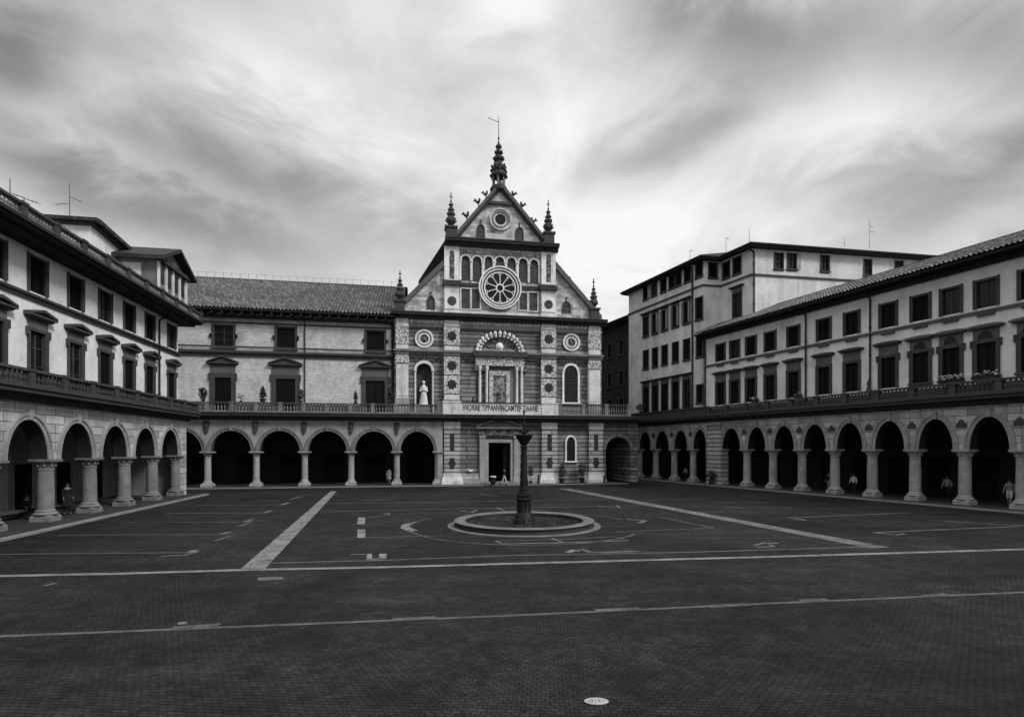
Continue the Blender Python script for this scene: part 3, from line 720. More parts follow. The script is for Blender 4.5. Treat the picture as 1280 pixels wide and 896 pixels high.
# balcony: pedestals, inscription, balustrade
bal1 = zc_bal1
for (a, b) in ((cX(553.5, -.6), cX(576, -.6)), (cX(676.5, -.6), cX(697, -.6))):
    p = MB(); p.box(a, b, -.86, -.3, 7.62, bal1-.12); p.box(a-.06, b+.06, -.92, -.26, bal1-.12, bal1+.02); p.build('pedestal', 'stone_pale', CB)
ia, ib = cX(576, -.6)+.01, cX(676.5, -.6)-.01
p = MB(); p.box(ia, ib, -.78, -.45, 7.62, bal1-.13); insc = p.build('inscription_parapet', 'stone_pale', CB)
p = MB(); p.box(ia, ib, -.84, -.4, bal1-.13, bal1-.02); p.build('coping', 'cornice', insc)
def text_mesh(body, size, parent, loc, width=None, mat='letter', depth=.02, flat=False, name='lettering'):
    cu_ = bpy.data.curves.new('t', 'FONT'); cu_.body = body; cu_.size = size; cu_.extrude = depth; cu_.align_x = 'CENTER'; cu_.align_y = 'CENTER'; cu_.offset = .015*size if not flat else .01*size
    o = bpy.data.objects.new('t', cu_); COL.objects.link(o)
    bpy.context.view_layer.update()
    me = bpy.data.meshes.new_from_object(o.evaluated_get(bpy.context.evaluated_depsgraph_get()))
    bpy.data.objects.remove(o)
    xs_ = [v.co.x for v in me.vertices]; k = (width/(max(xs_)-min(xs_))) if width else 1
    for v in me.vertices:
        if flat: v.co = (v.co.x*k, v.co.y, v.co.z)
        else: v.co = (v.co.x*k, -v.co.z, v.co.y)
    me.materials.clear(); me.materials.append(MT[mat])
    o = bpy.data.objects.new(name, me); COL.objects.link(o); o.parent = parent; o.location = loc
    return o
text_mesh('VVORAE TIPPANVINCAMTEF TIAANE', .92, insc, ((ia+ib)/2-.1, -.785, (7.62+bal1)/2+.03), (ib-ia)*.94)
balustrade(CB, xg0+.3, cX(553.5, -.6)-.2, -.6, 7.62, bal1-.05, 1.9, ('stone_dark', 'stone_grey', 'stone_grey'))
balustrade(CB, cX(697, -.6)+.25, cX(786, -.6), -.6, 7.62, bal1-.05, 2.4, ('cornice', 'stone_grey', 'stone_grey'))
balustrade(CB, bx(552)-.3+OB+.1, xg0+.25, -.6, 7.62, bal1-.05, 9, ('stone_dark', 'stone_grey', 'stone_grey'))
# upper wall
nx0, nx1, nz0, nzs, nz1 = cX(519), cX(541), 7.7, cZ(463, 530), cZ(454, 530)
px0, px1 = cX(611), cX(639)
m = MB(); wall_holes(m, x_l, x_r, 6.95, z_cor1, YU, [(nx0, nx1, nz0, nz1)], .7, rm=0); shell(m, x_l, x_r, 6.95, z_cor1, YU, 30)
m.build('wall', 'church_band', CB)
for (a, b), kind in ((P0, 'out'), (P1, 'in'), (P2, 'in'), (P3, 'out')):
    c = (a+b)/2; w = b-a
    u = 503 if (a, b) == P0 else 565 if (a, b) == P1 else 686 if (a, b) == P2 else 743
    dv = {503: -1.5, 565: 0, 686: 4, 743: 6}[u]
    Zp = lambda v: FB.Z(u, v+dv, YP)
    p = MB(); p.box(a, b, YP, YU+.02, bal1-.6 if False else 7.6, z_str0); p.box(a, b, YP, YU+.02, z_str1, z_cor0)
    p = p.build('pilaster', 'stone_pale', CB)
    if kind == 'in':
        for v in (420, 457, 480.5):
            zc_ = Zp(v); k = MB(); k.box(a-.05, b+.05, YP-.06, YP+.01, zc_-.98, zc_+.98); k = k.build('panel', 'carved_fine', p)
            s_ = MB(); s_.prism(star(c, zc_, .56, 8, .7), YP-.085, YP-.055); s_.build('rosette', 'marble_dark', k)
            d = MB(); d.box(a-.02, b+.02, YP-.02, YP+.012, zc_-1.06, zc_-.985); d.box(a-.02, b+.02, YP-.02, YP+.012, zc_+.985, zc_+1.06); d.build('joint', 'marble_dark', k)
    else:
        k = MB(); zc_ = Zp(420); k.box(a-.04, b+.04, YP-.06, YP+.01, zc_-.95, zc_+.95); k.build('panel', 'carved', p)
        k = MB(); k.box(a-.08, b+.08, YP-.1, YP+.01, Zp(455), Zp(446)); k.build('capital', 'carved', p)
        k = MB(); k.box(a+.12, b-.12, YP-.035, YP+.01, Zp(496), Zp(457)); k.build('panel', 'stone_pale', p)
    k = MB(); k.box(a-.1, b+.1, YP-.12, YP+.01, 7.62, Zp(499)); k.build('base', 'stone', p)
string(CB, x_l-.05, x_r+.05, YU, z_str0, z_str1, .62, 'stone_grey'); 
for (a, b) in (P0, P1, P2, P3): string(CB, a-.06, b+.06, YP, z_str0-.004, z_str1+.004, .28, 'stone_grey')
m = MB(); m.box(x_l, x_r, YU-.12, YU+.01, z_cor0-.75, z_cor0); m.build('frieze', 'stone', CB)
m = MB(); m.box(x_l+.1, x_r-.1, YU-.09, YU+.01, z_str1, z_str1+.35); m.build('frieze', 'stone', CB)
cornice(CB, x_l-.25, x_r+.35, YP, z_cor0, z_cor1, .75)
# aisle medallions
for u, v in ((530.3, 423.5), (714, 428)):
    cx, cz = cX(u), FB.Z(u, v, YU); k = MB()
    ring(k, cx, cz, .8, 1.0, YU-.2, YU+.01); ring(k, cx, cz, .64, .8, YU-.08, YU+.01, 1); ring(k, cx, cz, .46, .64, YU-.14, YU+.01); k = k.build('roundel', ['stone_white', 'stone_grey'], CB, True)
    d = MB(); d.prism(circ(cx, cz, .47), YU-.03, YU+.005); d.ball((cx, YU-.03, cz), .3, .12, .34, 10, 6); d.build('bust_relief', 'carved_dark', k)
# niche
k = MB(); k.box(nx0, nx1, YU+.69, YU+.72, nz0, nz1); k.build('niche', 'marble_mid', CB)
ncx, na = (nx0+nx1)/2, (nx1-nx0)/2
k = MB(); k.band(ell(ncx, nzs, na-.14, nz1-nzs-.02, 16), ell(ncx, nzs, na+.14, nz1-nzs+.3, 16), YU-.16, YU+.1)
for sg in (-1, 1):
    k.lathe([(.11, nz0), (.11, nzs-.15), (.19, nzs-.1), (.19, nzs)], ncx+sg*na, YU-.06, 10)
pts = ell(ncx, nzs, na-.13, nz1-nzs-.03, 16)
for p_, q_ in zip(pts[:-1], pts[1:]): k.add([(p_[0],YU+.05,p_[1]),(q_[0],YU+.05,q_[1]),(q_[0],YU+.05,nz1+.05),(p_[0],YU+.05,nz1+.05)], [(0,1,2,3)])
k.build('niche_surround', 'stone_pale', CB)
# right window with lattice
wcx = cX(713.5); pointed_window(CB, wcx, FB.Z(713, 503, YU), FB.Z(713, 469, YU), FB.Z(713, 457, YU), cX(722)-wcx, YU, .22, 'stone_white', lattice=True)
# central aedicule
cx = cX(624.5); zA0, zA1 = 7.65, FB.Z(624, 447.5, YU)
ar = cX(655)-cx; zsp = z_str1-.05; rise = FB.Z(624, 415.5, YU)-zsp
k = MB(); k.prism(ell(cx, zsp, ar*.84, rise*.85, 28), YU-.03, YU+.01); aed = k.build('aedicule', 'carved_dark', CB)
k = MB()
n = 15
for i in range(n):
    t = math.pi*(i+.5)/n; xx, zz = cx-ar*.93*math.cos(t), zsp+rise*.93*math.sin(t)
    k.ball((xx, YU-.3, zz), .2, .26, .3, 7, 5); k.ball((cx-ar*.80*math.cos(t), YU-.28, zsp+rise*.80*math.sin(t)), .16, .2, .17, 6, 4)
k.band(ell(cx, zsp, ar*.84, rise*.84, 28), ell(cx, zsp, ar, rise, 28), YU-.2, YU+.01, m=1)
k.build('scalloped_arch', ['stone_white', 'stone_dark'], aed, True)
k = MB(); k.box(cx-ar*1.08, cx+ar*1.08, YU-.75, YU+.01, z_str0-.03, z_str1+.03); k.build('cornice', 'stone_dark', aed)
k = MB(); k.box(cx-ar*.98, cx+ar*.98, YU-.45, YU+.01, FB.Z(624, 458, YU), z_str0-.04); k.build('frieze', 'carved', aed)
for u0, u1 in ((597.5, 601.5), (606, 610), (643.5, 647.5), (649.5, 653.5)):
    a, b = cX(u0), cX(u1); k = MB(); k.lathe([(.2, zA0), (.2, zA0+.5), (.15, zA0+.55), (.14, FB.Z(624, 465, YU)), (.2, FB.Z(624, 463, YU)), (.26, FB.Z(624, 458.5, YU))], (a+b)/2, YU-.25, 12); k.build('colonnette', 'stone_white', aed, True)
k = MB(); k.box(cX(595), cX(611.5), YU-.06, YU+.01, zA0, FB.Z(624, 459, YU)); k.build('backing_panel', 'carved_dark', aed); k = MB(); k.box(cX(637.2), cX(655), YU-.06, YU+.01, zA0, FB.Z(624, 459, YU)); k.build('backing_panel', 'stone_grey', aed)
for u in (600, 651.5):
    k = MB(); k.box(cX(u)-.62, cX(u)+.62, YU-.4, YU-.05, FB.Z(624, 464.5, YU), FB.Z(624, 458.2, YU)); k.build('capital', 'carved_dark', aed)
a, b = cX(611.5), cX(637); zt = FB.Z(624, 464, YU)
k = MB(); k.box(a, a+.42, YU-.18, YU+.01, zA0, zt); k.box(b-.42, b, YU-.18, YU+.01, zA0, zt); k.box(a+.42, b-.42, YU-.18, YU+.01, zt-.5, zt); fr = k.build('picture_frame', 'carved_fine', aed)
k = MB(); k.box(a+.42, b-.42, YU-.05, YU+.01, zA0, zt-.5); k.box(a+.85, b-.85, YU-.052, YU, zA0+.3, zA0+.31); k = k.build('picture', 'picture', fr)
f = MB(); xm = (a+b)/2
f.ball((xm, YU-.14, zA0+1.1), .42, .16, 1.15, 10, 7); f.ball((xm-.05, YU-.2, zA0+2.45), .2, .16, .26, 10, 6); f.ball((xm+.35, YU-.18, zA0+1.35), .2, .16, .5, 8, 5)
f.ball((xm+.3, YU-.14, zA0+.6), .55, .14, .6, 10, 6); f.build('relief_figure', 'carved_dark', k, True)
f = MB(); f.prism(circ(cx, FB.Z(624, 433, YU), .42, 20), YU-.1, YU); f.ball((cx, YU-.12, FB.Z(624, 433, YU)), .34, .14, .34, 10, 6); f.build('emblem', 'stone_white', aed, True)
# upper stage
uz0 = z_cor1
xu0, xu1 = cX(557.5), cX(694.7)
m = MB(); m.box(xu0+.1, xu1-.1, YU, 30, uz0, z_gc1-.1); m.build('upper_wall', 'church_plain', CB)
for (a, b), u, dv in ((P1, 565, 0), (P2, 686, 4.5)):
    Zp = lambda v: FB.Z(u, v+dv, YP); c = (a+b)/2
    p = MB(); p.box(a, b, YP+.1, YU+.02, uz0, z_gc0); p = p.build('pilaster', 'stone_pale', CB)
    k = MB(); k.box(a+.0, b-.0, YP+.03, YP+.11, Zp(351), Zp(309)); k = k.build('panel', 'stone_white', p)
    d = MB(); d.box(c-.26, c+.26, YP+.008, YP+.035, Zp(348), Zp(318)); d.prism(ell(c, Zp(318), .26, .45, 8), YP+.008, YP+.035); d.build('statue_relief', 'carved_dark', k)
    k = MB(); zc_ = Zp(376); k.box(a+.02, b-.02, YP+.03, YP+.11, zc_-.85, zc_+.85); k = k.build('panel', 'stone_white', p)
    d = MB(); d.prism(circ(c, zc_, .5, 20), YP+.01, YP+.035); d.build('rosette', 'marble_mid', k)
    k = MB(); k.box(a-.18, b+.18, YP-.15, YU+.01, z_mid0, z_mid1); k.build('cornice', 'cornice', p)
    k = MB(); k.box(a-.1, b+.1, YP-.02, YU+.01, uz0, Zp(389)); k.build('base', 'stone_pale', p)
m = MB(); m.box(P1[1], cX(597), YU-.22, YU+.01, z_mid0+.05, z_mid1-.1); m.box(cX(652.5), P2[0], YU-.22, YU+.01, z_mid0+.05, z_mid1-.1); m.build('string_course', 'cornice', CB)
# blind arcade either side of and above the rose
def Zu(v, u): return FB.Z(u, v, YU)
for i, (u0, u1, v0, v1) in enumerate(((576.6, 587.3, 320, 350.5), (590.5, 601.7, 321, 351.5), (605.6, 615.5, 321, 337), (619.3, 630, 321.6, 331.5), (633.7, 644.5, 322.5, 338.5), (648.2, 659, 323.5, 352.3), (662.2, 672.4, 325, 354))):
    a, b = cX(u0), cX(u1); c = (a+b)/2; r_ = (b-a)/2; z0, z1 = Zu(v1, u0), Zu(v0, u0)
    k = MB(); k.prism([(a, z0)]+ell(c, z1-r_*1.05, r_, r_*1.05, 12)+[(b, z0)], YU-.03, YU+.01); k = k.build('blind_arch', 'marble_mid', CB)
    f = MB(); f.band(ell(c, z1-r_*1.05, r_, r_*1.05, 12), ell(c, z1-r_*1.05, r_+.16, r_*1.05+.17, 12), YU-.22, YU+.01)
    d = MB(); d.prism(ell(c, z1-r_*1.05, r_*.97, r_*1.0, 12), YU-.05, YU-.02); d.build('shell', 'marble_dark', k)
    f.lathe([(.12, z0), (.12, z1-r_*1.05-.2), (.2, z1-r_*1.05-.1), (.2, z1-r_*1.05)], a-.12, YU-.1, 8); f.lathe([(.12, z0), (.12, z1-r_*1.05-.2), (.2, z1-r_*1.05-.1), (.2, z1-r_*1.05)], b+.12, YU-.1, 8)
    f.build('arch_frame', 'stone_white', k)
for (u0, u1, v0, v1) in ((576.6, 587.3, 361, 386), (589.7, 599.6, 361, 386), (649, 658.7, 366, 387.5), (661.3, 671.5, 366, 388.5)):
    a, b = cX(u0), cX(u1); z0, z1 = Zu(v1, u0), Zu(v0, u0)
    k = MB(); k.box(a, b, YU-.03, YU+.01, z0, z1); k = k.build('blind_panel', 'marble_mid', CB)
    f = MB(); f.box(a-.13, a, YU-.12, YU+.01, z0-.13, z1+.13); f.box(b, b+.13, YU-.12, YU+.01, z0-.13, z1+.13); f.box(a, b, YU-.12, YU+.01, z1, z1+.13); f.box(a, b, YU-.12, YU+.01, z0-.13, z0)
    f.build('frame', 'stone_pale', k)
m = MB(); m.box(P1[1], P2[0], YU-.14, YU+.01, z_gc0-.55, z_gc0); m.build('frieze', 'carved', CB)
m = MB(); m.box(P1[1], P2[0], YU-.12, YU+.01, uz0, Zu(388.5, 580)); m.build('base_band', 'stone_pale', CB)
# rose window
rx, rz_ = cX(624.8), FB.Z(625, 360.5, YU); k = MB(); k.prism(circ(rx, rz_, 1.75, 48), YU-.06, YU+.01); rose = k.build('rose_window', 'pane', CB)
k = MB()
for r0, r1, d in ((1.66, 1.78, .2), (1.78, 1.98, .1), (1.98, 2.1, .3), (2.1, 2.24, .18), (2.24, 2.4, .4)): ring(k, rx, rz_, r0, r1, YU-d, YU+.01, 1 if d in (.1, .18) else 0, 48)
k.build('frame', ['stone_white', 'stone_grey'], rose, True)
k = MB(); ring(k, rx, rz_, .34, .48, YU-.17, YU-.05, 0, 20)
for i in range(10):
    a = 2*math.pi*(i+.5)/10; c, s_ = math.cos(a), math.sin(a); t = .05
    k.tube((rx+.45*c, YU-.11, rz_+.45*s_), (rx+1.42*c, YU-.11, rz_+1.42*s_), .055, .05, 6)
    a2 = a+math.pi/10
    cc_, ss_ = rx+1.45*math.cos(a2), rz_+1.45*math.sin(a2); 
    pts = [(cc_+.36*math.cos(a2+math.pi+q), ss_+.36*math.sin(a2+math.pi+q)) for q in np.linspace(math.pi*.45, -math.pi*.45, 1)]
    for sg in (-1, 1): k.tube((rx+1.4*math.cos(a), YU-.11, rz_+1.4*math.sin(a)), (rx+1.7*math.cos(a+sg*.16), YU-.11, rz_+1.7*math.sin(a+sg*.16)), .05, .05, 5)
k.build('tracery', 'stone_white', rose)
# dentil and corbel courses give the cornices their small shadows
def dentils(root, x0, x1, y, z0, z1, pitch, out, mat):
    d = MB(); k = int((x1-x0)/pitch)
    for i in range(k):
        x = x0+(i+.5)*(x1-x0)/k; d.box(x-pitch*.27, x+pitch*.27, y-out, y+.02, z0, z1)
    d.box(x0, x1, y-.04, y+.021, z0-.05, z1+.01); d.build('dentil_course', mat, root)
for a, b in ((P0[1], P1[0]), (P1[1], P2[0]), (P2[1], P3[0])):
    dentils(CB, a+.1, b-.1, YU-.12, z_cor0-.32, z_cor0-.03, .42, .22, 'stone_pale')
    dentils(CB, a+.1, b-.1, YU, z_str0-.3, z_str0-.02, .36, .2, 'stone_grey')
    m = MB(); m.box(a+.05, b-.05, YU-.05, YU+.01, z_str0-.62, z_str0-.32); m.build('frieze', 'carved_dark', CB)
    m = MB(); m.box(a+.05, b-.05, YU-.13, YU+.01, z_cor0-.98, z_cor0-.76); m.build('moulding', 'stone_dark', CB)
dentils(CB, P1[1], P2[0], YU-.14, z_gc0-.22, z_gc0-.02, .34, .2, 'stone_pale')
for c_, z_ in ((xg0+.3, 6.62),): dentils(CB, c_, xg1, YG, z_, z_+.22, .4, .25, 'stone_grey')
# gable
cornice(CB, xu0-.15, xu1+.15, YP, z_gc0, z_gc1, .8)
ga, gb, gz = cX(571), cX(681), z_gc1; gx = cX(625); gt = FB.Z(625, 233, YU)
m = MB(); m.prism([(ga, gz), (gb, gz), (gx, gt-.35)], YU, YU+.8); m.build('gable', 'church_plain', CB)
cop = MB()
for c in (ga-.35, gb+.35):
    sg = 1 if c < gx else -1
    cop.prism([(c, gz), (gx, gt-.1), (gx, gt+.42), (c, gz+.5)], YU-.45, YU+1.1); cop.prism([(c+sg*.25, gz-.02), (gx, gt-.5), (gx, gt-.1), (c, gz)], YU-.24, YU, 1)
cop.build('gable_coping', ['panel_stone', 'stone_dark'], CB)
zi = FB.Z(625, 253.5, YU); hw = (gt-zi)/(gt-gz)*(gx-ga)
m = MB(); m.box(gx-hw+.1, gx+hw-.1, YU-.3, YU+.01, zi-.3, zi); m.build('string_course', 'stone_dark', CB)
oc, oz = cX(625.3), FB.Z(625, 275, YU); k = MB(); k.prism(circ(oc, oz, .62), YU-.03, YU+.01); k = k.build('oculus', 'pane', CB)
f = MB(); ring(f, oc, oz, .6, .8, YU-.14, YU+.01, 0); ring(f, oc, oz, .8, .95, YU-.26, YU+.01, 1); ring(f, oc, oz, .95, 1.1, YU-.16, YU+.01, 0); ring(f, oc, oz, 1.1, 1.22, YU-.3, YU+.01, 0)
f.build('frame', ['stone_pale', 'stone_grey'], k, True)
def small_lancet(u, v0, v1, w_=4.2):
    a, b = cX(u-w_), cX(u+w_); c = (a+b)/2; z0, z1 = FB.Z(u, v1, YU), FB.Z(u, v0, YU)
    k = MB(); k.prism(pointed(c, z0, z1-.55, z1, (b-a)/2), YU-.03, YU+.01); k = k.build('lancet', 'marble_mid', CB)
    f = MB(); f.band(pointed(c, z0, z1-.55, z1, (b-a)/2), pointed(c, z0, z1-.55, z1+.1, (b-a)/2+.08), YU-.1, YU+.01); f.tube((c, YU-.08, z1+.05), (c, YU-.08, z1+.5), .06, .03); f.ball((c, YU-.08, z1+.5), .1)
    f.build('frame', 'stone_dark', k)
small_lancet(601, 282, 298); small_lancet(649.3, 285.5, 301.5); small_lancet(538.5, 371.5, 387); small_lancet(708, 378, 391.5, 4.5)
# aisle half gables
lo0, lo1 = cX(505), cX(558); hz0, hz1 = z_cor1, FB.Z(556, 330, YU)
m = MB(); m.prism([(x_l+.25, hz0), (xu0+.1, hz0), (xu0+.1, hz1+.1)], YU, YU+.7); m.build('aisle_gable', 'church_plain', CB); m = MB()
ro0, hzr = cX(741), FB.Z(695, 336, YU); m.prism([(xu1-.1, hz0), (x_r-.05, hz0), (xu1-.1, hzr+.1)], YU, YU+.7); m.build('aisle_gable', 'church_plain', CB)
cop = MB(); cop.prism([(x_l+.3, hz0), (xu0+.1, hz1), (xu0+.1, hz1+.75), (x_l+.3, hz0+.62)], YU-.4, YU+.9); cop.build('aisle_coping', 'panel_stone', CB); cop = MB(); cop.prism([(x_r-.1, hz0), (xu1-.1, hzr), (xu1-.1, hzr+.75), (x_r-.1, hz0+.62)], YU-.4, YU+.9)
cop.build('aisle_coping', 'panel_stone', CB)
# roofs behind the front
m = MB(); m.prism([(xu0-.4, z_gc1-.4), (xu1+.4, z_gc1-.4), (gx, gt-.6)], YU+1.2, 32); m.build('nave_roof', 'roof_void', CB)
ws = cX(523, 4)
m = MB(); m.prism([(ws, FB.Z(523, 357, 4)), (xu0+.2, FB.Z(553, 303, 4)), (xu0+.2, hz0), (ws, hz0)], 2.2, 30)
m.prism([(xu1-.2, hz0), (x_r-1.2, hz0), (xu1-.2, hzr+.2)], 1.7, 30); m.build('aisle_roof', 'roof_void', CB)
# crockets on the rakes
def crocket(x, z, s, y=YU+.2, flip=1):
    m = MB(); m.tube((x-.12*s*flip, y, z-.4*s), (x, y, z+.05*s), .06*s, .05*s); m.ball((x, y, z+.08*s), .2*s, .14*s, .12*s, 8, 5)
    m.ball((x+.2*s*flip, y, z+.22*s), .09*s, .09*s, .12*s, 8, 5); m.ball((x-.13*s*flip, y, z+.24*s), .1*s, .1*s, .18*s, 8, 5); m.ball((x+.31*s*flip, y, z+.14*s), .07*s, .07*s, .05*s, 6, 4)
    m.build('crocket', 'stone_dark', CB, True)
for u, v, s_ in ((583, 270, 1.5), (597.5, 253, 1.4), (607, 243, 1.3), (642.5, 243, 1.2), (653.5, 257, 1.3), (667, 277, 1.4), (710, 349, 1.2), (726.5, 370, 1.3)):
    crocket(cX(u), FB.Z(u, v, YU), s_, flip=-1 if u < 625 else 1)
def pinnacle(u, vtop, vorn, vbase0, vbase1, hw, y):
    x = cX(u, y); zt, zo, zb1, zb0 = FB.Z(u, vtop, y), FB.Z(u, vorn, y), FB.Z(u, vbase0, y), FB.Z(u, vbase1, y)
    m = MB(); m.box(x-hw, x+hw, y-hw, y+hw, zb0, zb1-.2); m.box(x-hw-.12, x+hw+.12, y-hw-.12, y+hw+.12, zb1-.2, zb1)
    p = m.build('pinnacle', 'stone_dark', CB)
    H = zo-zb1; o = MB(); k = hw
    prof = [(.5, 0), (.35, .04), (.45, .09), (.9, .2), (.95, .28), (.7, .38), (.5, .42), (.72, .48), (.68, .56), (.4, .62), (.5, .68), (.42, .76), (.2, .82), (.28, .87), (.14, .93), (.05, 1.0)]
    o.lathe([(r*k, zb1+t*H) for r, t in prof], x, y, 10)
    for t, r in ((.24, .95), (.34, .78), (.5, .72), (.66, .5), (.86, .3)):
        for i in range(6):
            a = math.pi*i/3+t*9; o.ball((x+r*k*math.cos(a), y+r*k*math.sin(a), zb1+t*H+.04), .17*k, .17*k, .22*k, 6, 4)
    o.build('finial', 'stone_dark', p)
    c = MB(); c.box(x-.045, x+.045, y-.045, y+.045, zo-.1, zt); c.box(x-.16, x+.16, y-.04, y+.04, zo+(zt-zo)*.5, zo+(zt-zo)*.5+.09); c.ball((x, y, zo), .11, n=8, k=5)
    c.build('cross', 'iron', p)
pinnacle(563.8, 241, 252, 284.5, 301, .58, YU); pinnacle(685.3, 250.5, 261.5, 292, 306, .58, YU)
pinnacle(742, 348.5, 358, 386, 401, .52, YU); pinnacle(500, 338.5, 347, 376, 395, .52, YU)
# spire
sx_ = cX(624); sy = YU+.35; zs_ = lambda v: FB.Z(624, v, YU); pm = 60.0/FPX*.99
m = MB(); m.lathe([(.98, zs_(238)), (.98, zs_(234.5)), (.86, zs_(234)), (.86, zs_(232.5))], sx_, sy, 12)
spire = m.build('lantern', 'stone_dark', CB)
k = MB()
for i in range(6):
    a = math.pi*i/3+.25; k.lathe([(.15, zs_(233)), (.12, zs_(231)), (.12, zs_(221)), (.17, zs_(219.5))], sx_+.66*math.cos(a), sy+.66*math.sin(a), 8)
k.lathe([(.2, zs_(233)), (.2, zs_(219.5))], sx_, sy, 8)
k.build('colonnette', 'stone_grey', spire)
k = MB(); pr = ((36, 275), (38, 268), (33, 262), (30, 252), (36, 247), (30, 243), (33, 236), (24, 226), (17, 214), (14, 206), (22, 199), (22, 190), (10, 182), (9, 177), (16, 170), (15, 166), (7, 160), (6, 156), (14, 146), (13, 139), (6, 132), (4, 124), (2, 118))
k.lathe([(r/3.447*pm, zs_(140+v/3.447)) for r, v in pr], sx_, sy, 12)
for r, v in ((34, 250), (31, 230), (22, 196), (15, 168), (36, 272)):
    for i in range(8):
        a = math.pi*i/4; k.ball((sx_+r/3.447*pm*math.cos(a), sy+r/3.447*pm*math.sin(a), zs_(140+v/3.447)), .12, .12, .2, 6, 4)
k.build('spire', 'stone_dark', spire)
k = MB(); k.tube((sx_, sy, zs_(174.5)), (sx_, sy, zs_(144)), .045, .025, 6); k.ball((sx_, sy, zs_(171)), .11, .11, .16, 8, 5); k.tube((sx_, sy, zs_(150.5)), (sx_-1.18, sy, zs_(147)), .035, .025, 6); k.tube((sx_-1.18, sy, zs_(147)), (sx_-.95, sy, zs_(147)+.1), .03, .02, 5)
k.build('weather_vane', 'iron', spire)

# ------------------------------------------------------------------ RIGHT SIDE: arcade buildings
zs, bb, g = 3.92, 2.18, .50
cr = [FR.X(u, .4) for u in (934, 969.5, 1003.5, 1047, 1094, 1146.6, 1209, 1279)]
spR = (cr[-1]-cr[0])/7
cr = [cr[0]+spR*k for k in range(0, 11)]
ct = [FR.X(u, .4) for u in (820, 843, 866.6)]
spT = (ct[2]-ct[0])/2; ct = [ct[0]-spT]+[ct[0], ct[1], ct[2]]
xb0, xb1 = FR.X(884, 0)+.05, FR.X(904, 0)-.2          # rusticated block where the two buildings meet
ct.append(xb0+g-.1); cr = [xb1-g+.1]+cr
RB = empty('palazzo', FR.world(0, 0), FR.rz, 'low grey stucco palazzo with tiled eaves and white flower boxes, on the right', 'building')
TB = empty('apartment_house', FR.world(xb0, 0), FR.rz, 'tall five-storey stucco house with low hipped roof and open shutters, right of the church', 'building')
def arcade_R(root, cols_, off, x0, x1):
    c = [x-off for x in cols_]
    m = MB(); arcade_wall(m, c, g, zs, bb, 6.95, 0, .8); m.build('arcade_wall', ['ashlar', 'inside'], root)
    for a, b in zip(c[:-1], c[1:]): archivolt(root, a+g, b-g, zs, bb, .36, 0, 'stone')
    for x in c: column(root, x, .4, .1, zs, .375, .62, .72, .54)
    for x in c[1:-1]:
        m = MB(); m.ball((x, -.02, 5.75), .2, .1, .24, 8, 5); m.ball((x-.2, -.02, 5.62), .14, .08, .12, 8, 4); m.ball((x+.2, -.02, 5.62), .14, .08, .12, 8, 4); m.prism([(x-.36, 5.45), (x+.36, 5.45), (x+.2, 5.58), (x-.2, 5.58)], -.1, .01)
        m.build('relief_plaque', 'stone_dark', root)
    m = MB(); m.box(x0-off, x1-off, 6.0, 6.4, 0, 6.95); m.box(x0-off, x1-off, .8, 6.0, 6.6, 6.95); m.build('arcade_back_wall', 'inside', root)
    for a, b in zip(c[:-1], c[1:]):
        d = MB(); d.box((a+b)/2-.8, (a+b)/2+.8, 5.92, 5.99, .1, 3.2); d.build('door', 'shutter', root)
    cornice(root, x0-off, x1-off, 0, 6.85, 7.6, .95)
xT0 = ct[0]-.9; xR1 = cr[-1]
arcade_R(TB, ct, xb0, xT0, xb0+.6); arcade_R(RB, cr, 0, xb0+.6, xR1)
m = MB(); m.box(xb0-xb0, xb1-xb0, -.18, .9, .1, 6.85); m.build('corner_pier', 'church_band_pale', TB)
m = MB(); m.box(xT0-xb0, ct[0]-g-xb0+.1, -.05, .8, .1, 6.85); m.build('corner_pier', 'church_band_pale', TB)
balustrade(RB, xb0+.9, xR1, -.6, 7.6, 8.5, 2.6, ('stone_dark', 'stone_dark', 'stone_dark'))
m = MB(); m.box(xT0-xb0, .6, -.75, -.35, 7.6, 8.45); m.box(xT0-xb0, .6, -.82, -.28, 8.45, 8.6); m.build('parapet', 'cornice', TB)
# right palazzo upper storeys
UR = .8
uc = (901, 918.7, 939, 963, 992, 1030, 1065, 1110.6, 1151, 1189, 1233)
wc = [FR.X(u, UR) for u in uc]; wc += [FR.X(1290, UR), FR.X(1290, UR)+3.1]
xq0 = FR.X(882, UR)
hu = [(x-.55, x+.55, 13.55, 15.35) for x in wc]; hl = [(x-.55, x+.55, 8.75 if i < 8 else 8.9, 11.15) for i, x in enumerate(wc)]
EZ = 16.75
m = MB(); wall_holes(m, xq0, xR1, 6.95, EZ, UR, hu+hl); shell(m, xq0, xR1, 6.95, EZ, UR, 14)
m.build('wall', ['stucco_grey', 'stone_dark'], RB)
MB().box(xq0, xR1, UR-.06, UR+.02, 7.5, 8.42).build('base_band', 'stone_dark', RB)  # dark strip added to shade the bright wall seen between balusters
for i, h in enumerate(hu): window(RB, *h, UR, fw=.17, sill=False)
for i, h in enumerate(hl): window(RB, *h, UR, fw=.2, sill=i > 7, head='seg', head_h=1.45, lug=i > 6, arch=i > 7, head_mat='panel_stone' if i > 7 else 'stone_dark')
string(RB, xq0, xR1, UR, 13.15, 13.4, .2, 'stone_grey')
for x in wc: 
    k = MB(); k.box(x-.5, x+.5, UR-.14, UR+.02, 12.98, 13.15); k.build('sill', 'stone_dark', RB)
for u in (1007, 1087.5, 881.5): drainpipe(RB, FR.X(u, UR-.12), UR-.12, 8.3, 16.2)
m = MB(); m.box(xq0-.6, xR1, UR-1.2, UR+.3, EZ-.02, EZ+.14); m.box(xq0, xR1, UR-.3, UR+.02, EZ-.4, EZ-.02); m.build('eave', 'soffit', RB)
sl = R(22.0); V = (0, math.cos(sl), math.sin(sl)); Lr = 6.9
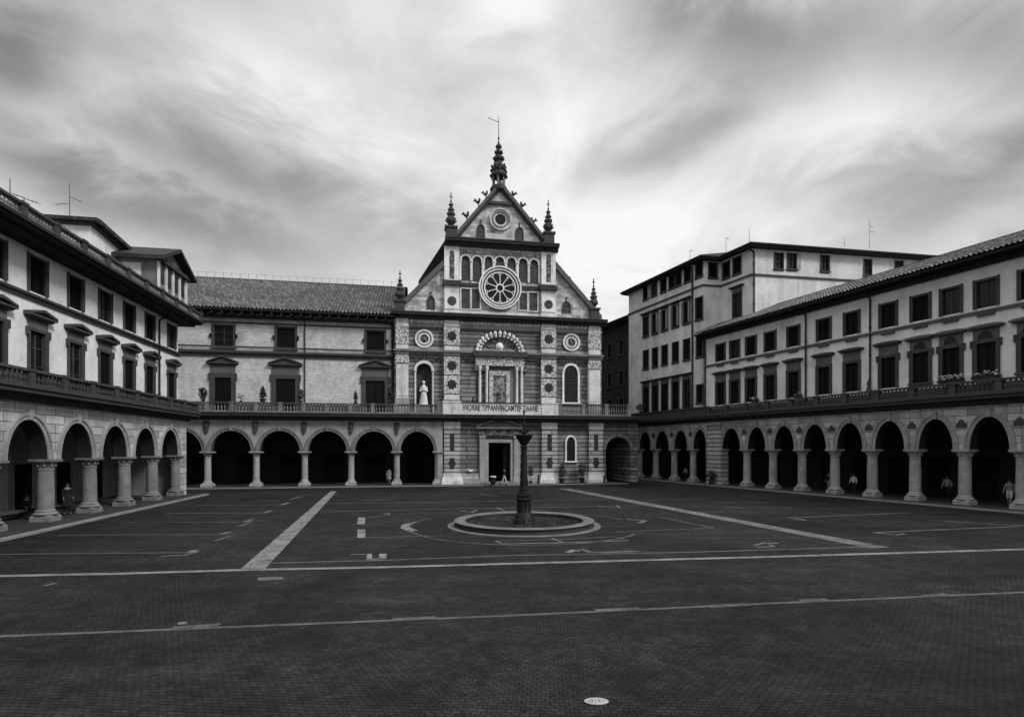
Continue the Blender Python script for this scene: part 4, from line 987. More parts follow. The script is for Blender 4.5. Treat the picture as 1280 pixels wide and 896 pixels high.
tiles('roof', RB, (xq0-.7, UR-1.3, EZ+.16), (1, 0, 0), V, int((xR1-xq0+.7)/.30), int(Lr/.40), .30, .40, amp=.13)
yr = UR-1.3+math.cos(sl)*Lr; zr = EZ+.16+math.sin(sl)*Lr
m = MB(); x = xq0-.7
while x < xR1: m.lathe([(.16, 0), (.13, .46)], x+.0, 0, 8) if False else m.tube((x, yr, zr+.02), (x+.5, yr, zr+.05), .17, .14, 8); x += .46
m.add([(xq0-.7,yr,zr),(xR1,yr,zr),(xR1,yr+7,zr-3.3),(xq0-.7,yr+7,zr-3.3)], [(0,1,2,3)])
m.prism([(xq0-.3, EZ), (xq0-.28, EZ), (xq0-.28, EZ+.1)], UR, UR+.1)
m.build('ridge', 'tile_flat', RB)
m = MB(); m.add([(xq0-.3,UR-1.2,EZ+.1),(xq0-.3,yr,zr-.05),(xq0-.3,yr+7,EZ)], [(0,1,2)]); m.build('gable_end', 'stucco_grey', RB)

# tall house: stepped footprint, world corners expressed in the FR frame of TB
def toTB(p):
    w = Vector(p)-FR.P; return (w.dot(FR.d)-xb0, w.dot(FR.n))
xw1 = FR.X(786, UR)-xb0; xw2 = FR.X(878, UR)-xb0
wp2 = Vector(FR.world(xw2+xb0, UR)[:2]); dB = FB.d
def hit(p, d, u):
    a = (u-640)/FPX; q = (a*p.y-p.x)/(d.x-a*d.y); return p+d*q
wp3 = hit(wp2, dB, 901); wp4 = hit(wp3, FR.d, 940); wp5 = hit(wp4, dB, 1172)
fp = [(xw1, UR), (xw2, UR), toTB(wp3), toTB(wp4), toTB(wp5), (toTB(wp5)[0]-6, toTB(wp5)[1]+14), (xw1, UR+24)]
ZT = 25.5
def face_wall(mb, p, q, z0, z1, holes, y_in=.2):
    """holed wall between plan points p,q; holes given as (s0,s1,z0,z1) along the wall"""
    d = Vector((q[0]-p[0], q[1]-p[1])); Lw = d.length; d /= Lw; n = Vector((-d.y, d.x))
    t = MB(); wall_holes(t, 0, Lw, z0, z1, 0, holes, y_in)
    vs = [(p[0]+d.x*x+n.x*y, p[1]+d.y*x+n.y*y, z) for x, y, z in t.v]
    o = len(mb.v); mb.add(vs, t.f); mb.m[len(mb.m)-len(t.m):] = t.m
def spos(frame_pt, d, u):       # distance along the wall to the point seen at column u
    return (hit(frame_pt, d, u)-frame_pt).length
w1w = Vector(FR.world(xw1+xb0, UR)[:2])
rows = []      # windows: (wall index, s0, s1, z0, z1, options)
def fz(u, v, p, d): q = hit(p, d, u); return CH+(HOR-v)/FPX*q.y
# facade rows, spotted at photo column 856 or so (window 5 of each row)
zr5 = (fz(845, 358, w1w, FR.d), fz(845, 341, w1w, FR.d)); zr4 = (fz(858, 404, w1w, FR.d), fz(858, 378, w1w, FR.d)); zr3 = (fz(859, 449, w1w, FR.d), fz(859, 424, w1w, FR.d)); zr2 = (8.0, fz(859, 475, w1w, FR.d))
for u in (807.5, 818, 829.5, 840, 848, 859.5): rows.append((0, u, .48, zr5, 5))
for u in (807.5, 819, 831, 844.5, 858.5): rows.append((0, u, .55, zr4, 4)); rows.append((0, u, .5, zr3, 3)); rows.append((0, u, .55, zr2, 2))
rows += [(0, 874, .5, zr5, 5), (0, 874, .5, zr4, 3), (0, 875, .5, zr3, 3), (0, 875, .45, (fz(875, 503, w1w, FR.d), fz(875, 481, w1w, FR.d)), 1)]
rows += [(1, 891, .46, (fz(891, 347, wp2, dB), fz(891, 329, wp2, dB)), 5)]
rows += [(2, 908, .48, (fz(908, 347, wp3, FR.d), fz(908, 328, wp3, FR.d)), 5), (2, 921.5, .52, (fz(921, 342, wp3, FR.d), fz(921, 322, wp3, FR.d)), 5), (2, 921.5, .54, (fz(921, 397, wp3, FR.d), fz(921, 367, wp3, FR.d)), 2)]
for u, v0, v1, w_ in ((973.5, 317, 336, .45), (990, 317.5, 336.5, .5), (1031, 320, 339, .45), (1084.5, 325, 344, .42), (1123.5, 327, 338.5, .45), (963, 317, 336, .0)):
    if w_: rows.append((3, u, w_, (fz(u, v1, wp4, dB), fz(u, v0, wp4, dB)), 6))
starts = [w1w, wp2, wp3, wp4]; dirs = [FR.d, dB, FR.d, dB]
m = MB(); per = {i: [] for i in range(4)}
for i, u, hw_, (z0, z1), k in rows:
    s_ = spos(starts[i], dirs[i], u); per[i].append((s_-hw_, s_+hw_, z0, z1, k))
for i in range(4): face_wall(m, fp[i], fp[i+1], 6.95, ZT, [h[:4] for h in per[i]])
for i in range(4, 7):
    p, q = fp[i], fp[(i+1) % 7]; m.add([(p[0],p[1],6.95),(q[0],q[1],6.95),(q[0],q[1],ZT),(p[0],p[1],ZT)], [(0,1,2,3)])
m.add([(p[0], p[1], ZT) for p in fp], [tuple(range(7))])
m.build('wall', ['stucco_tall', 'stone_dark'], TB)
for i in range(4):
    p, q = fp[i], fp[i+1]; d = Vector((q[0]-p[0], q[1]-p[1])); ang = math.atan2(d.y, d.x)
    for s0, s1, z0, z1, k in per[i]:
        kw = dict(fw=.1, proud=.04, frame='stone_dark', sill=True, shut=True)
        if k == 4: kw.update(head='flat', head_h=.5, fw=.1, shut=False)
        if k == 2: kw.update(head='flat', head_h=.9, fw=.16, sill=False)
        if k == 6: kw.update(shut=False)
        w = window(TB, s0, s1, z0, z1, 0, **kw)
        if k == 4 and i == 0 and 5 < s0 < 12.5:
            for sg, xx in ((-1, s0-.06), (1, s1+.06)):
                t = MB(); t.box(xx-.03, xx+.03, -.34, -.05, z0+.03, z1-.03); t.build('shutter', 'shutter_open', w)
        if k in (5, 6) and (int(s0*7) % 3 == 0):
            t = MB(); t.box(s1+.02, s1+.5, -.12, -.07, z0, z1); t.build('shutter', 'shutter_open', w)
        w.location = (p[0], p[1], 0); w.rotation_euler = (0, 0, ang)
def loop_offset(pts, off):
    out = []; n = len(pts)
    for i in range(n):
        a, b, c = Vector(pts[i-1]), Vector(pts[i]), Vector(pts[(i+1) % n])
        d1 = (b-a).normalized(); d2 = (c-b).normalized(); n1 = Vector((d1.y, -d1.x)); n2 = Vector((d2.y, -d2.x))
        k = (n1+n2); k = k/max(.2, k.dot(n1)); out.append(b+k*off)
    return out
zb = fz(858, 364.5, w1w, FR.d)
ring_out = loop_offset(fp, .12)
m = MB()
for i in range(4): 
    a, b = fp[i], fp[i+1]; c, d = ring_out[i+1], ring_out[i]
    m.plan([tuple(a), tuple(d), tuple(c), tuple(b)], zb-.1, zb+.1)
m.build('string_course', 'stone_dark', TB)
eo = loop_offset(fp, .75)
m = MB(); m.plan([tuple(p) for p in eo], ZT+.003, ZT+.2); m.build('eave', 'soffit', TB)
ins = loop_offset(fp, -5.0)
m = MB(); n = 7
e2 = loop_offset(fp, .9); vs = [(p.x, p.y, ZT+.2) for p in e2]+[(p.x, p.y, ZT+.36) for p in e2]
cxm = (sum(p[0] for p in fp)/7, sum(p[1] for p in fp)/7)
vs += [(cxm[0]+(p.x-cxm[0])*.55, cxm[1]+(p.y-cxm[1])*.55, ZT+1.9) for p in e2]
m.add(vs, [(i, (i+1) % n, n+(i+1) % n, n+i) for i in range(n)]+[(n+i, n+(i+1) % n, 2*n+(i+1) % n, 2*n+i) for i in range(n)]+[tuple(range(2*n, 3*n))])
roofT = m.build('roof', 'tile_flat', TB)
k = 0
for i, u in ((0, 866.5), (0, 887), (3, 941.5)):
    if u == 887: continue
    q = hit(starts[i], dirs[i], u); a = toTB(q); nn = Vector((-(fp[i+1][1]-fp[i][1]), fp[i+1][0]-fp[i][0])).normalized()
    drainpipe(TB, a[0]-nn.x*.15, a[1]-nn.y*.15, 8 if i == 0 else 14, ZT-.4, .09)
# dark building behind the corner
xd1 = xw1+xb0-.25; xd0 = xd1-16
DB = empty('dark_house', FR.world(xd0, 1.5), FR.rz, 'dark brick house in the gap between church and tall stucco house', 'building')
hs = [(4+3.1*i-.5, 4+3.1*i+.5, z, z+2.0) for i in range(4) for z in (9.2, 13.2, 17.6)]
m = MB(); wall_holes(m, 0, xd1-xd0, 0, 22.2, 0, hs); shell(m, 0, xd1-xd0, 0, 22.2, 0, 14); m.build('wall', ['brick_dark', 'stone_dark'], DB)
for h in hs: window(DB, *h, 0, fw=.14, proud=.04)
m = MB(); m.box(-.5, xd1-xd0, -.8, 14, 22.2, 22.45); m.build('eave', 'soffit', DB)
m = MB(); m.sweep([(-1.0, 22.45), (-1.0, 22.6), (5, 24.6), (11, 22.6), (11, 22.45)], -.6, xd1-xd0); m.build('roof', 'tile_flat', DB)

# ------------------------------------------------------------------ GROUND
m = MB(); m.add([(-400,-300,0),(400,-300,0),(400,500,0),(-400,500,0)], [(0,1,2,3)]); struct('ground', m, 'setts')
def strip_frame(F, x0, x1, y0, y1, kw, name):
    m = MB(); m.box(x0, x1, y0+kw, y1, -.05, .1)
    o = struct(name, m, 'pavement'); o.location = F.world(0, 0); o.rotation_euler = (0, 0, F.rz)
    m = MB(); m.box(x0, x1, y0, y0+kw, -.05, .104); o = struct('kerb', m, 'kerb'); o.location = F.world(0, 0); o.rotation_euler = (0, 0, F.rz)
strip_frame(FL, cols_L[0], xe+.3, -1.7, 5.2, .32, 'pavement')
strip_frame(FR, xT0-14, xR1, -1.75, 6.0, .32, 'pavement')
strip_frame(FB, -36, FB.X(786, -1)-.2, -1.5, 6.5, .18, 'pavement')
def gline(pts, w, mat='line', z=.004, name='paved_band'):
    """ribbon on the ground through photo-measured points, width w in metres"""
    P = [ground(u, v) for u, v in pts]; m = MB(); vs = []
    for i, p in enumerate(P):
        d = (P[min(i+1, len(P)-1)]-P[max(i-1, 0)]).normalized(); n = Vector((-d.y, d.x, 0))
        vs += [tuple(p+n*w/2+Vector((0, 0, z))), tuple(p-n*w/2+Vector((0, 0, z)))]
    m.add(vs, [(2*i, 2*i+1, 2*i+3, 2*i+2) for i in range(len(P)-1)]); return struct(name, m, mat)
def gpoly(pts, mat='line', z=.004, name='paved_band'):
    m = MB(); m.add([tuple(ground(u, v)+Vector((0, 0, z))) for u, v in pts], [tuple(range(len(pts)))]); return struct(name, m, mat)
gpoly([(413, 614), (421, 614), (331, 711), (299, 712.5)], 'line_bright', .008)
gpoly([(697, 610.5), (712, 610.5), (1112, 684), (1088, 685)], 'line', .008)
gline([(-60, 721.5), (0, 720), (150, 717), (300, 712.5), (480, 709), (640, 704.5), (960, 696), (1280, 686.5), (1340, 684.5)], .3, 'line_bright', .012)
gline([(338, 703.5), (480, 700), (640, 694), (860, 690), (1108, 682.5)], .16, 'line_faint')
gline([(-60, 798), (0, 795), (200, 787), (640, 769), (960, 754), (1280, 740), (1340, 737)], .14, 'line_faint', .004, 'paved_band')
for a, b in (((215, 785), (275, 781)), ((490, 774.5), (545, 772)), ((885, 758), (935, 755.5)), ((1000, 750.5), (1035, 749.5)), ((1155, 745), (1185, 743)), ((745, 763), (800, 761))): gline([a, b], .24, 'line_faint', .010, 'road_marking')
gpoly([(322, 721.5), (352, 720.5), (356, 724), (322, 725.5)], 'line_faint', .004, 'road_marking')
gpoly([(223, 777.8), (233, 777.3), (234, 780.5), (222, 781)], 'line_bright', .014, 'road_marking')
for (u0, v0, u1, v1) in ((0, 692.5, 236, 690.5), (72, 669, 278, 667.5), (152, 653, 306, 652), (208, 641.5, 330, 641), (243, 631.5, 352, 631)):
    gline([(u0, v0), ((u0+u1)/2, (v0+v1)/2-.2), (u1, v1)], .13 if v0 > 645 else .2, 'line_faint', .004, 'road_marking')
    gline([(u1, v1), (u1+9, v1-3), ], .3, 'line', .008, 'road_marking')
gline([(200, 695.5), (232, 693.5), (247, 689.5)], .2, 'line_faint', .008, 'road_marking'); gline([(55, 732), (70, 728.5)], .2, 'line_faint', .004, 'road_marking')
gline([(268, 676.5), (288, 669.5)], .16, 'line_faint', .012, 'road_marking'); gline([(298, 658), (315, 652)], .18, 'line_faint', .012, 'road_marking')
for a, b in (((985, 647), (1140, 640.5)), ((1090, 665.5), (1278, 657.5)), ((1180, 651.5), (1280, 656.5)), ((890, 627), (960, 628.5)), ((905, 634), (990, 634.5)), ((860, 640), (905, 639.5))): gline([a, b], .2, 'line_faint', .004, 'road_marking')
gline([(1095, 666), (1120, 668.5), (1130, 667)], .22, 'line', .008, 'road_marking'); gline([(992, 648), (1008, 650)], .25, 'line', .008, 'road_marking')
# paint round the fountain
for p in ([(447.5, 646.5), (457, 646.5), (456, 655), (446.5, 655)], [(447, 661.5), (457, 661.5), (456.5, 672), (446.5, 672)]): gpoly(p, 'line_bright', .004, 'road_marking')
gline([(460, 646), (485, 644), (487, 641)], .16, 'line_faint', .004, 'road_marking'); gline([(480, 642), (488, 641.5)], .35, 'line', .008, 'road_marking')
gpoly([(500, 660), (503, 655), (524, 651.5), (511, 656), (512, 659), (523, 663), (511, 664)], 'line_bright', .008, 'road_marking')
gline([(438, 693), (460, 692.6)], .14, 'line', .008, 'road_marking'); gpoly([(459, 692), (465, 692), (465, 699.5), (458, 699.5)], 'line_bright', .008, 'road_marking'); gpoly([(474, 692), (483, 692), (483, 698.5), (474, 698.5)], 'line_bright', .008, 'road_marking')
gline([(465, 699), (474, 698.3)], .2, 'line', .012, 'road_marking')
gline([(455, 671.5), (520, 670), (552, 669.5)], .12, 'line_faint', .004, 'road_marking')
gline([(620, 676), (628, 679.5), (700, 678.2), (785, 675.5)], .16, 'line', .004, 'road_marking'); gline([(620, 676), (700, 674.2), (768, 670.5), (785, 675.5)], .12, 'line_faint', .008, 'road_marking'); gline([(690, 673), (704, 678)], .14, 'line', .012, 'road_marking')
gline([(706, 690), (722, 688.5), (727, 686.5), (737, 690), (752, 690.3), (800, 689)], .18, 'line', .012, 'road_marking'); gpoly([(706, 689.5), (715, 687), (721, 688.5), (712, 691.5)], 'line_bright', .016, 'road_marking')
gline([(943, 681.5), (956, 678.5), (973, 679)], .18, 'line', .010, 'road_marking'); gline([(945, 684), (968, 683), (960, 680)], .14, 'line', .012, 'road_marking')
gline([(783, 649), (806, 650.5), (800, 653.5)], .3, 'line', .008, 'road_marking'); gline([(822, 646), (845, 650), (893, 660)], .14, 'line_faint', .004, 'road_marking'); gline([(893, 660), (830, 662), (770, 665)], .12, 'line_faint', .008, 'road_marking')
gline([(400, 639.5), (560, 636), (640, 634.5), (800, 631.5), (830, 630.8)], .2, 'line_faint', .004, 'road_marking'); gline([(405, 629), (560, 627), (760, 624)], .18, 'line_faint', .004, 'road_marking')
gline([(575, 638), (590, 640), (596, 637)], .22, 'line', .008, 'road_marking'); gline([(620, 634), (632, 639), (676, 637)], .16, 'line', .010, 'road_marking'); gline([(748, 633), (775, 635), (771, 631.5)], .2, 'line', .010, 'road_marking')
gline([(600, 617), (612, 619), (625, 620)], .22, 'line_faint', .004, 'road_marking'); gline([(455, 625), (490, 624)], .25, 'line_faint', .004, 'road_marking'); gline([(362, 624), (378, 620)], .3, 'line_faint', .004, 'road_marking'); gline([(760, 634), (806, 634.5)], .14, 'line_faint', .004, 'road_marking')
FC = ground(655, 656)
def gring(r, w, a0, a1, mat, z=.004):
    n = 60; m = MB(); vs = []
    for i in range(n+1):
        a = R(a0+(a1-a0)*i/n); vs += [(FC.x+(r-w/2)*math.cos(a), FC.y+(r-w/2)*math.sin(a), z), (FC.x+(r+w/2)*math.cos(a), FC.y+(r+w/2)*math.sin(a), z)]
    m.add(vs, [(2*i, 2*i+1, 2*i+3, 2*i+2) for i in range(n)]); struct('road_marking', m, mat)
gring(5.9, .12, 150, 330, 'line_faint', .006); gring(5.9, .12, 20, 110, 'line_faint', .006)

# ------------------------------------------------------------------ FOUNTAIN
FT = empty('fountain', (FC.x, FC.y, 0), 0, 'round low stone fountain basin with a dark iron column rising from its centre', 'fountain')
m = MB(); m.lathe([(3.95, 0), (3.95, .03), (3.62, .035), (3.62, 0)], 0, 0, 64); m.build('plinth_ring', 'basin_stone', FT)
n = 64; prof = [(3.58, .03), (3.56, .06), (3.56, .2), (3.6, .22), (3.62, .29), (3.57, .31), (3.12, .31), (3.06, .27), (3.06, .02)]
m = MB(); vs = []
for r_, z in prof: vs += [(r_*math.cos(2*math.pi*i/n), r_*math.sin(2*math.pi*i/n), z) for i in range(n)]
m.add(vs, [(j*n+i, j*n+(i+1) % n, (j+1)*n+(i+1) % n, (j+1)*n+i) for j in range(len(prof)-1) for i in range(n)])
m.m = [1 if (f//n) in (0, 1, 2, 3, 7) else 0 for f in range(len(m.f))]
m.build('basin_rim', ['basin_stone', 'marble_dark'], FT, True)
m = MB(); m.lathe([(3.0, .01), (3.0, .1)], 0, 0, 48); m.build('water', 'water', FT)
u2m = FC.y/FPX
def pv(y): return max(0.0, CH-(500+y/5.27-HOR)*u2m)
m = MB(); pr = ((13.4, 828), (13.4, 800), (13.0, 797), (12.4, 780), (11.4, 770), (10.6, 752), (9.2, 742), (8.0, 735), (7.7, 700), (7.9, 662), (9.4, 655), (9.4, 645), (8.2, 640), (8.8, 630), (8.8, 622), (6.4, 615), (6.6, 604), (5.2, 596), (5.2, 575), (4.3, 560), (4.15, 480), (3.8, 390), (3.1, 310), (3.6, 300), (3.6, 294))
m.lathe([(r_*u2m, pv(y)) for r_, y in pr], 0, 0, 16); 
for i in range(10):
    a = math.pi*i/5; m.box(-.03, .03, -.03, .03, 0, 0) if False else m.tube((.335*math.cos(a), .335*math.sin(a), pv(735)), (.335*math.cos(a), .335*math.sin(a), pv(662)), .035, n=5)
for i in range(8):
    a = math.pi*i/4; m.tube((.172*math.cos(a), .172*math.sin(a), pv(556)), (.125*math.cos(a), .125*math.sin(a), pv(315)), .024, .016, 5)
for k in range(12):
    a = math.pi*k/6; c, s_ = math.cos(a), math.sin(a)
    for r_, y_, q in ((9.2, 650, .07), (12.6, 785, .06), (8.6, 626, .06), (5.6, 590, .05), (7.9, 745, .07), (6.6, 612, .05)): m.ball((r_*u2m*c, r_*u2m*s_, pv(y_)), q, q, q*1.1, 6, 4)
    m.ball((4.4*u2m*c, 4.4*u2m*s_, pv(545)), .035, .035, .2, 6, 4); m.ball((3.3*u2m*c, 3.3*u2m*s_, pv(312)), .03, .03, .13, 6, 4)
colm = m.build('column', 'iron', FT, True)
m = MB(); m.lathe([(r_*u2m, pv(y)) for r_, y in ((3.4, 296), (4.6, 286), (6.8, 268), (8.4, 250), (10.2, 236), (10.8, 230), (10.2, 227), (8, 232), (2, 236))], 0, 0, 16)
for i in range(12):
    a = math.pi*i/6; c, s_ = math.cos(a), math.sin(a); r_ = 10.4*u2m
    m.tube((r_*c, r_*s_, pv(232)), (r_*1.12*c, r_*1.12*s_, pv(221)), .03, .012, 5); m.tube((4*u2m*c, 4*u2m*s_, pv(290)), (10*u2m*c, 10*u2m*s_, pv(240)), .02, .03, 5)
m.build('bowl', 'iron', colm, True)
m = MB(); m.lathe([(r_*u2m, pv(y)) for r_, y in ((3.2, 236), (2.6, 222), (4.4, 216), (4.0, 206), (1.8, 196), (1.4, 170), (2.4, 160), (1.2, 150), (1.2, 130), (2.2, 122), (1.0, 112), (1.0, 84), (1.7, 76), (.8, 64), (.3, 38))], 0, 0, 10)
for i in range(4):
    a = math.pi*i/2+.4; c, s_ = math.cos(a), math.sin(a)
    m.tube((0, 0, pv(206)), (5.5*u2m*c, 5.5*u2m*s_, pv(200)), .025, n=5); m.lathe([(.03, pv(212)), (.06, pv(204)), (.07, pv(194)), (.02, pv(188))], 5.5*u2m*c, 5.5*u2m*s_, 6)
    m.tube((0, 0, pv(130)), (3.6*u2m*c, 3.6*u2m*s_, pv(114)), .02, .012, 5)
m.build('finial', 'iron', colm, True)

# manhole cover
p = ground(745.5, 876.5)
MH = empty('manhole_cover', (p.x, p.y, 0), 0, 'small white oval cover with dark marks set in the paving near the bottom edge', 'cover')
m = MB(); pts = [(.195*math.copysign(abs(math.cos(t))**.9, math.cos(t)), .118*math.copysign(abs(math.sin(t))**1.15, math.sin(t))) for t in np.linspace(0, 2*math.pi, 40, endpoint=False)]
m.plan(pts, .001, .012); m.build('lid', 'enamel', MH)
m = MB(); m.plan([(x*1.06, y*1.06) for x, y in pts], .0, .006); m.build('rim', 'iron', MH)
text_mesh('v3 | 5 .', .13, MH, (-.01, 0, .0128), .24, 'letter', .0006, True)

# ------------------------------------------------------------------ rooftop antennas
def antenna(F, u, vt, vb, y, arms, label):
    x, zt = F.at(u, vt, y); zb = F.Z(u, vb, y); w = F.world(x, y, zb)
    E = MB(); h = zt-zb; E.tube((0, 0, -.6), (0, 0, h), .03, .02, 6)
    o = E.build('mast', 'wire')
    root = empty('antenna', w, 0, label, 'antenna', 'aerials on the roofs'); o.parent = root
    if arms:
        a = MB()
        for f, dx, dz in arms:
            a.tube((0, 0, h*f), (dx, 0, h*f+dz), .022, .016, 5)
            for q in (.45, .75, 1.0): a.tube((dx*q, -.2, h*f+dz*q), (dx*q, .2, h*f+dz*q), .012, n=4)
        a.build('arm', 'wire', root)
antenna(FL, 12.5, 223, 247, 3.5, [], 'thin bare aerial mast above the roof balustrade at the far left edge')
antenna(FL, 87, 229, 272, 6.0, [(.42, -1.0, -.1), (.6, .85, -.35)], 'aerial with two slanting arms above the pale attic on the left roof')
antenna(FL, 30, 246, 258, 3.0, [(.8, .8, -.25), (.9, -.6, .2)], 'small bent aerial on the left roof between the bare mast and the attic')
antenna(FR, 862.5, 312, 325, 4.0, [(.9, .3, 0)], 'short aerial with a cross bar above the lowest left part of the tall house roof')
antenna(FR, 907.5, 297, 316, 4.5, [(.95, .3, 0)], 'thin T-topped aerial above the middle of the tall house roof, over its step')
antenna(FR, 936.5, 287, 303, 5.0, [], 'thin bare mast at the front corner of the tall house roof')
antenna(FB, 1087, 276, 306, 12.0, [(.55, .75, -.15), (.8, .3, -.2)], 'tall aerial with side arms on the long right roof of the tall house')
antenna(FB, 1055.5, 297, 304, 12.0, [], 'tiny bare mast on the tall house roof, left of its tallest aerial')

# ------------------------------------------------------------------ plants
def foliage_mesh(rx, ry, rz, n, leaf, seed, z0, shape='oval'):
    rnd = random.Random(seed); m = MB()
    for i in range(n):
        while True:
            p = Vector((rnd.uniform(-1, 1), rnd.uniform(-1, 1), rnd.uniform(-1, 1)))
            if .25 < p.length < 1: break
        if shape == 'cone': 
            k = (1-(p.z+1)/2)*.95+.05; p.x *= k; p.y *= k
        c = Vector((p.x*rx, p.y*ry, z0+rz+p.z*rz))
        a = Vector((rnd.gauss(0, 1), rnd.gauss(0, 1), rnd.gauss(0, 1))).normalized(); b = a.orthogonal().normalized(); L2 = leaf*rnd.uniform(.6, 1.4)
        m.add([c-a*L2, c+b*L2*.45, c+a*L2, c-b*L2*.45], [(0,1,2,3)], 0)
    return m
def plant(name, loc, label, cat, rx, rz, pot_r, pot_h, stem=0.0, n=220, leaf=.09, seed=1, shape='oval', group=None, mat='leaf', flowers=0):
    root = empty(name, loc, 0, label, cat, group or ('potted plants on the balustrades' if name == 'potted_plant' else 'potted shrubs by the church' if name == 'potted_shrub' else None))
    if pot_h:
        m = MB(); m.lathe([(pot_r*.65, 0), (pot_r*.95, pot_h*.85), (pot_r*1.08, pot_h*.86), (pot_r*1.08, pot_h), (pot_r*.9, pot_h), (pot_r*.85, pot_h*.9)], 0, 0, 14); m.build('pot', 'terracotta', root, True)
    m = MB(); m.tube((0, 0, pot_h*.8), (.02, 0, pot_h+stem+rz*.9), .03, .015, 6)
    for k in range(4): m.tube((0, 0, pot_h+stem+rz*.3), (rx*.5*math.cos(k*1.7), rx*.5*math.sin(k*1.7), pot_h+stem+rz*1.1), .016, .008, 5)
    m.build('stem', 'leaf', root)
    foliage_mesh(rx, rx, rz, n, leaf, seed, pot_h+stem, shape).build('foliage', mat, root)
    if flowers:
        f = MB(); rnd = random.Random(seed+5)
        for i in range(flowers): f.ball((rnd.uniform(-rx, rx), rnd.uniform(-rx*.6, rx*.3), pot_h+stem+rz*rnd.uniform(.9, 1.9)), .06, .06, .05, 6, 4)
        f.build('flower', 'petal', root)
    return root
TZ = 8.62
def on_bal(F, u, y=-.55): x = F.X(u, y); return F.world(x, y, TZ)
def terr(F, u, y, z): return F.world(F.X(u, y), y, z)
plant('potted_plant', on_bal(FB, 254), 'bushy dark plant with a leaning crown on the wing balustrade, leftmost in the row', 'plant', .42, .55, .22, .3, .0, 170, .13, 3)
plant('potted_plant', on_bal(FB, 301), 'small thin pale-leaved plant on the wing balustrade, right of the first pedimented window', 'plant', .35, .38, .14, .16, .0, 40, .09, 4, mat='leaf_mid')
plant('potted_plant', on_bal(FB, 328.5), 'widest dark potted bush on the wing balustrade, between the first two pedimented windows', 'plant', .52, .62, .3, .38, 0, 260, .13, 5, 'cone')
plant('potted_plant', on_bal(FB, 376), 'narrow dark plant on the wing balustrade beside the thin drainpipe', 'plant', .32, .6, .2, .25, 0, 150, .11, 6)
plant('potted_plant', on_bal(FB, 444.5), 'slim pointed dark plant on the wing balustrade left of the third pedimented window', 'plant', .32, .55, .2, .25, 0, 140, .11, 7, 'cone')
plant('potted_plant', on_bal(FB, 488), 'tall dark conical shrub on the balustrade where the wing meets the church', 'plant', .45, .85, .25, .3, 0, 260, .12, 8, 'cone')
plant('potted_plant', terr(FB, 591, -.0, 7.62), 'dark cone-shaped shrub behind the inscription, left of the central niche columns', 'plant', .4, .85, .22, .3, 0, 200, .1, 9, 'cone')
plant('potted_plant', terr(FB, 605, .0, 7.62), 'spiky small dark shrub behind the inscription at the foot of the left niche columns', 'plant', .26, .7, .2, .3, 0, 90, .14, 10, 'cone')
plant('potted_plant', terr(FB, 651.5, .0, 7.62), 'small leafy plant at the foot of the right niche columns behind the inscription', 'plant', .35, .5, .2, .35, 0, 120, .1, 12, mat='leaf_mid')
plant('potted_plant', terr(FR, 801, -.55, 8.6), 'dark leafy bush on the parapet at the far left corner of the tall house', 'plant', .6, .5, .25, .25, 0, 160, .14, 11)
plant('topiary', FB.world(FB.X(663.3, -.5), -.5, .1), 'dark oval topiary on a thin stem by the church wall right of the fountain column', 'plant', .34, .62, .2, .3, .45, 260, .09, 13)
plant('potted_shrub', FB.world(FB.X(702.5, -.4), -.4, .1), 'dark shrub in a pot, left below the small pointed church window', 'plant', .42, .85, .35, .55, 0, 260, .11, 14)
plant('potted_shrub', FB.world(FB.X(727.5, -.4), -.4, .1), 'taller dark shrub in a pot, right below the small pointed church window', 'plant', .48, .8, .36, .6, .1, 280, .11, 15)
plant('potted_shrub', FR.world(FR.X(889, -.7), -.7, .1), 'dark bush with white blooms at the foot of the banded pier between the right arcades', 'plant', .62, .62, .3, .3, 0, 260, .12, 16, flowers=8)
def flower_box(u, w, label, seed, nf, zb=8.62):
    x = FR.X(u, UR-.35); root = empty('flower_box', FR.world(x, UR-.38, zb), FR.rz, label, 'flower box', 'flower boxes on the right palazzo')
    m = MB(); m.box(-w, w, -.13, .13, 0, .2); m.box(-w-.02, w+.02, -.15, .15, .2, .24); m.build('trough', 'terracotta', root)
    foliage_mesh(w, .2, .17, 120, .07, seed, .18).build('foliage', 'leaf_mid', root)
    f = MB(); rnd = random.Random(seed)
    for i in range(nf): f.ball((rnd.uniform(-w, w), rnd.uniform(-.25, .0), rnd.uniform(.24, .55)), .085, .08, .06, 6, 4)
    f.build('flower', 'petal', root)
flower_box(1189, .75, 'flower box crowded with white blooms on an arched window sill of the right palazzo', 21, 34)
flower_box(1233, .7, 'straggly flower box with fewer pale blooms on the sill nearest the right edge', 22, 20)
flower_box(944, .4, 'small flower box on the third lower window from the corner of the grey palazzo', 23, 8)
flower_box(998, .35, 'small dark planter with one or two pale blooms beside the drainpipe on the grey palazzo', 24, 3)

# ------------------------------------------------------------------ people and statues
def skin_obj(joints, edges, root_idx, name, mat, parent, sub=1):
    me = bpy.data.meshes.new(name); me.from_pydata([j[0] for j in joints], edges, [])
    o = bpy.data.objects.new(name, me); COL.objects.link(o)
    md = o.modifiers.new('skin', 'SKIN'); md.use_smooth_shade = True
    for i, j in enumerate(joints):
        sv = me.skin_vertices[0].data[i]; r = j[1]; sv.radius = r if isinstance(r, tuple) else (r, r); sv.use_root = (i == root_idx)
    sb = o.modifiers.new('sub', 'SUBSURF'); sb.levels = sub; sb.render_levels = sub
    bpy.context.view_layer.update()
    res = bpy.data.meshes.new_from_object(o.evaluated_get(bpy.context.evaluated_depsgraph_get()))
    bpy.data.objects.remove(o)
    res.materials.clear(); res.materials.append(MT[mat])
    for p in res.polygons: p.use_smooth = True
    r = bpy.data.objects.new(name, res); COL.objects.link(r); r.parent = parent
    return r
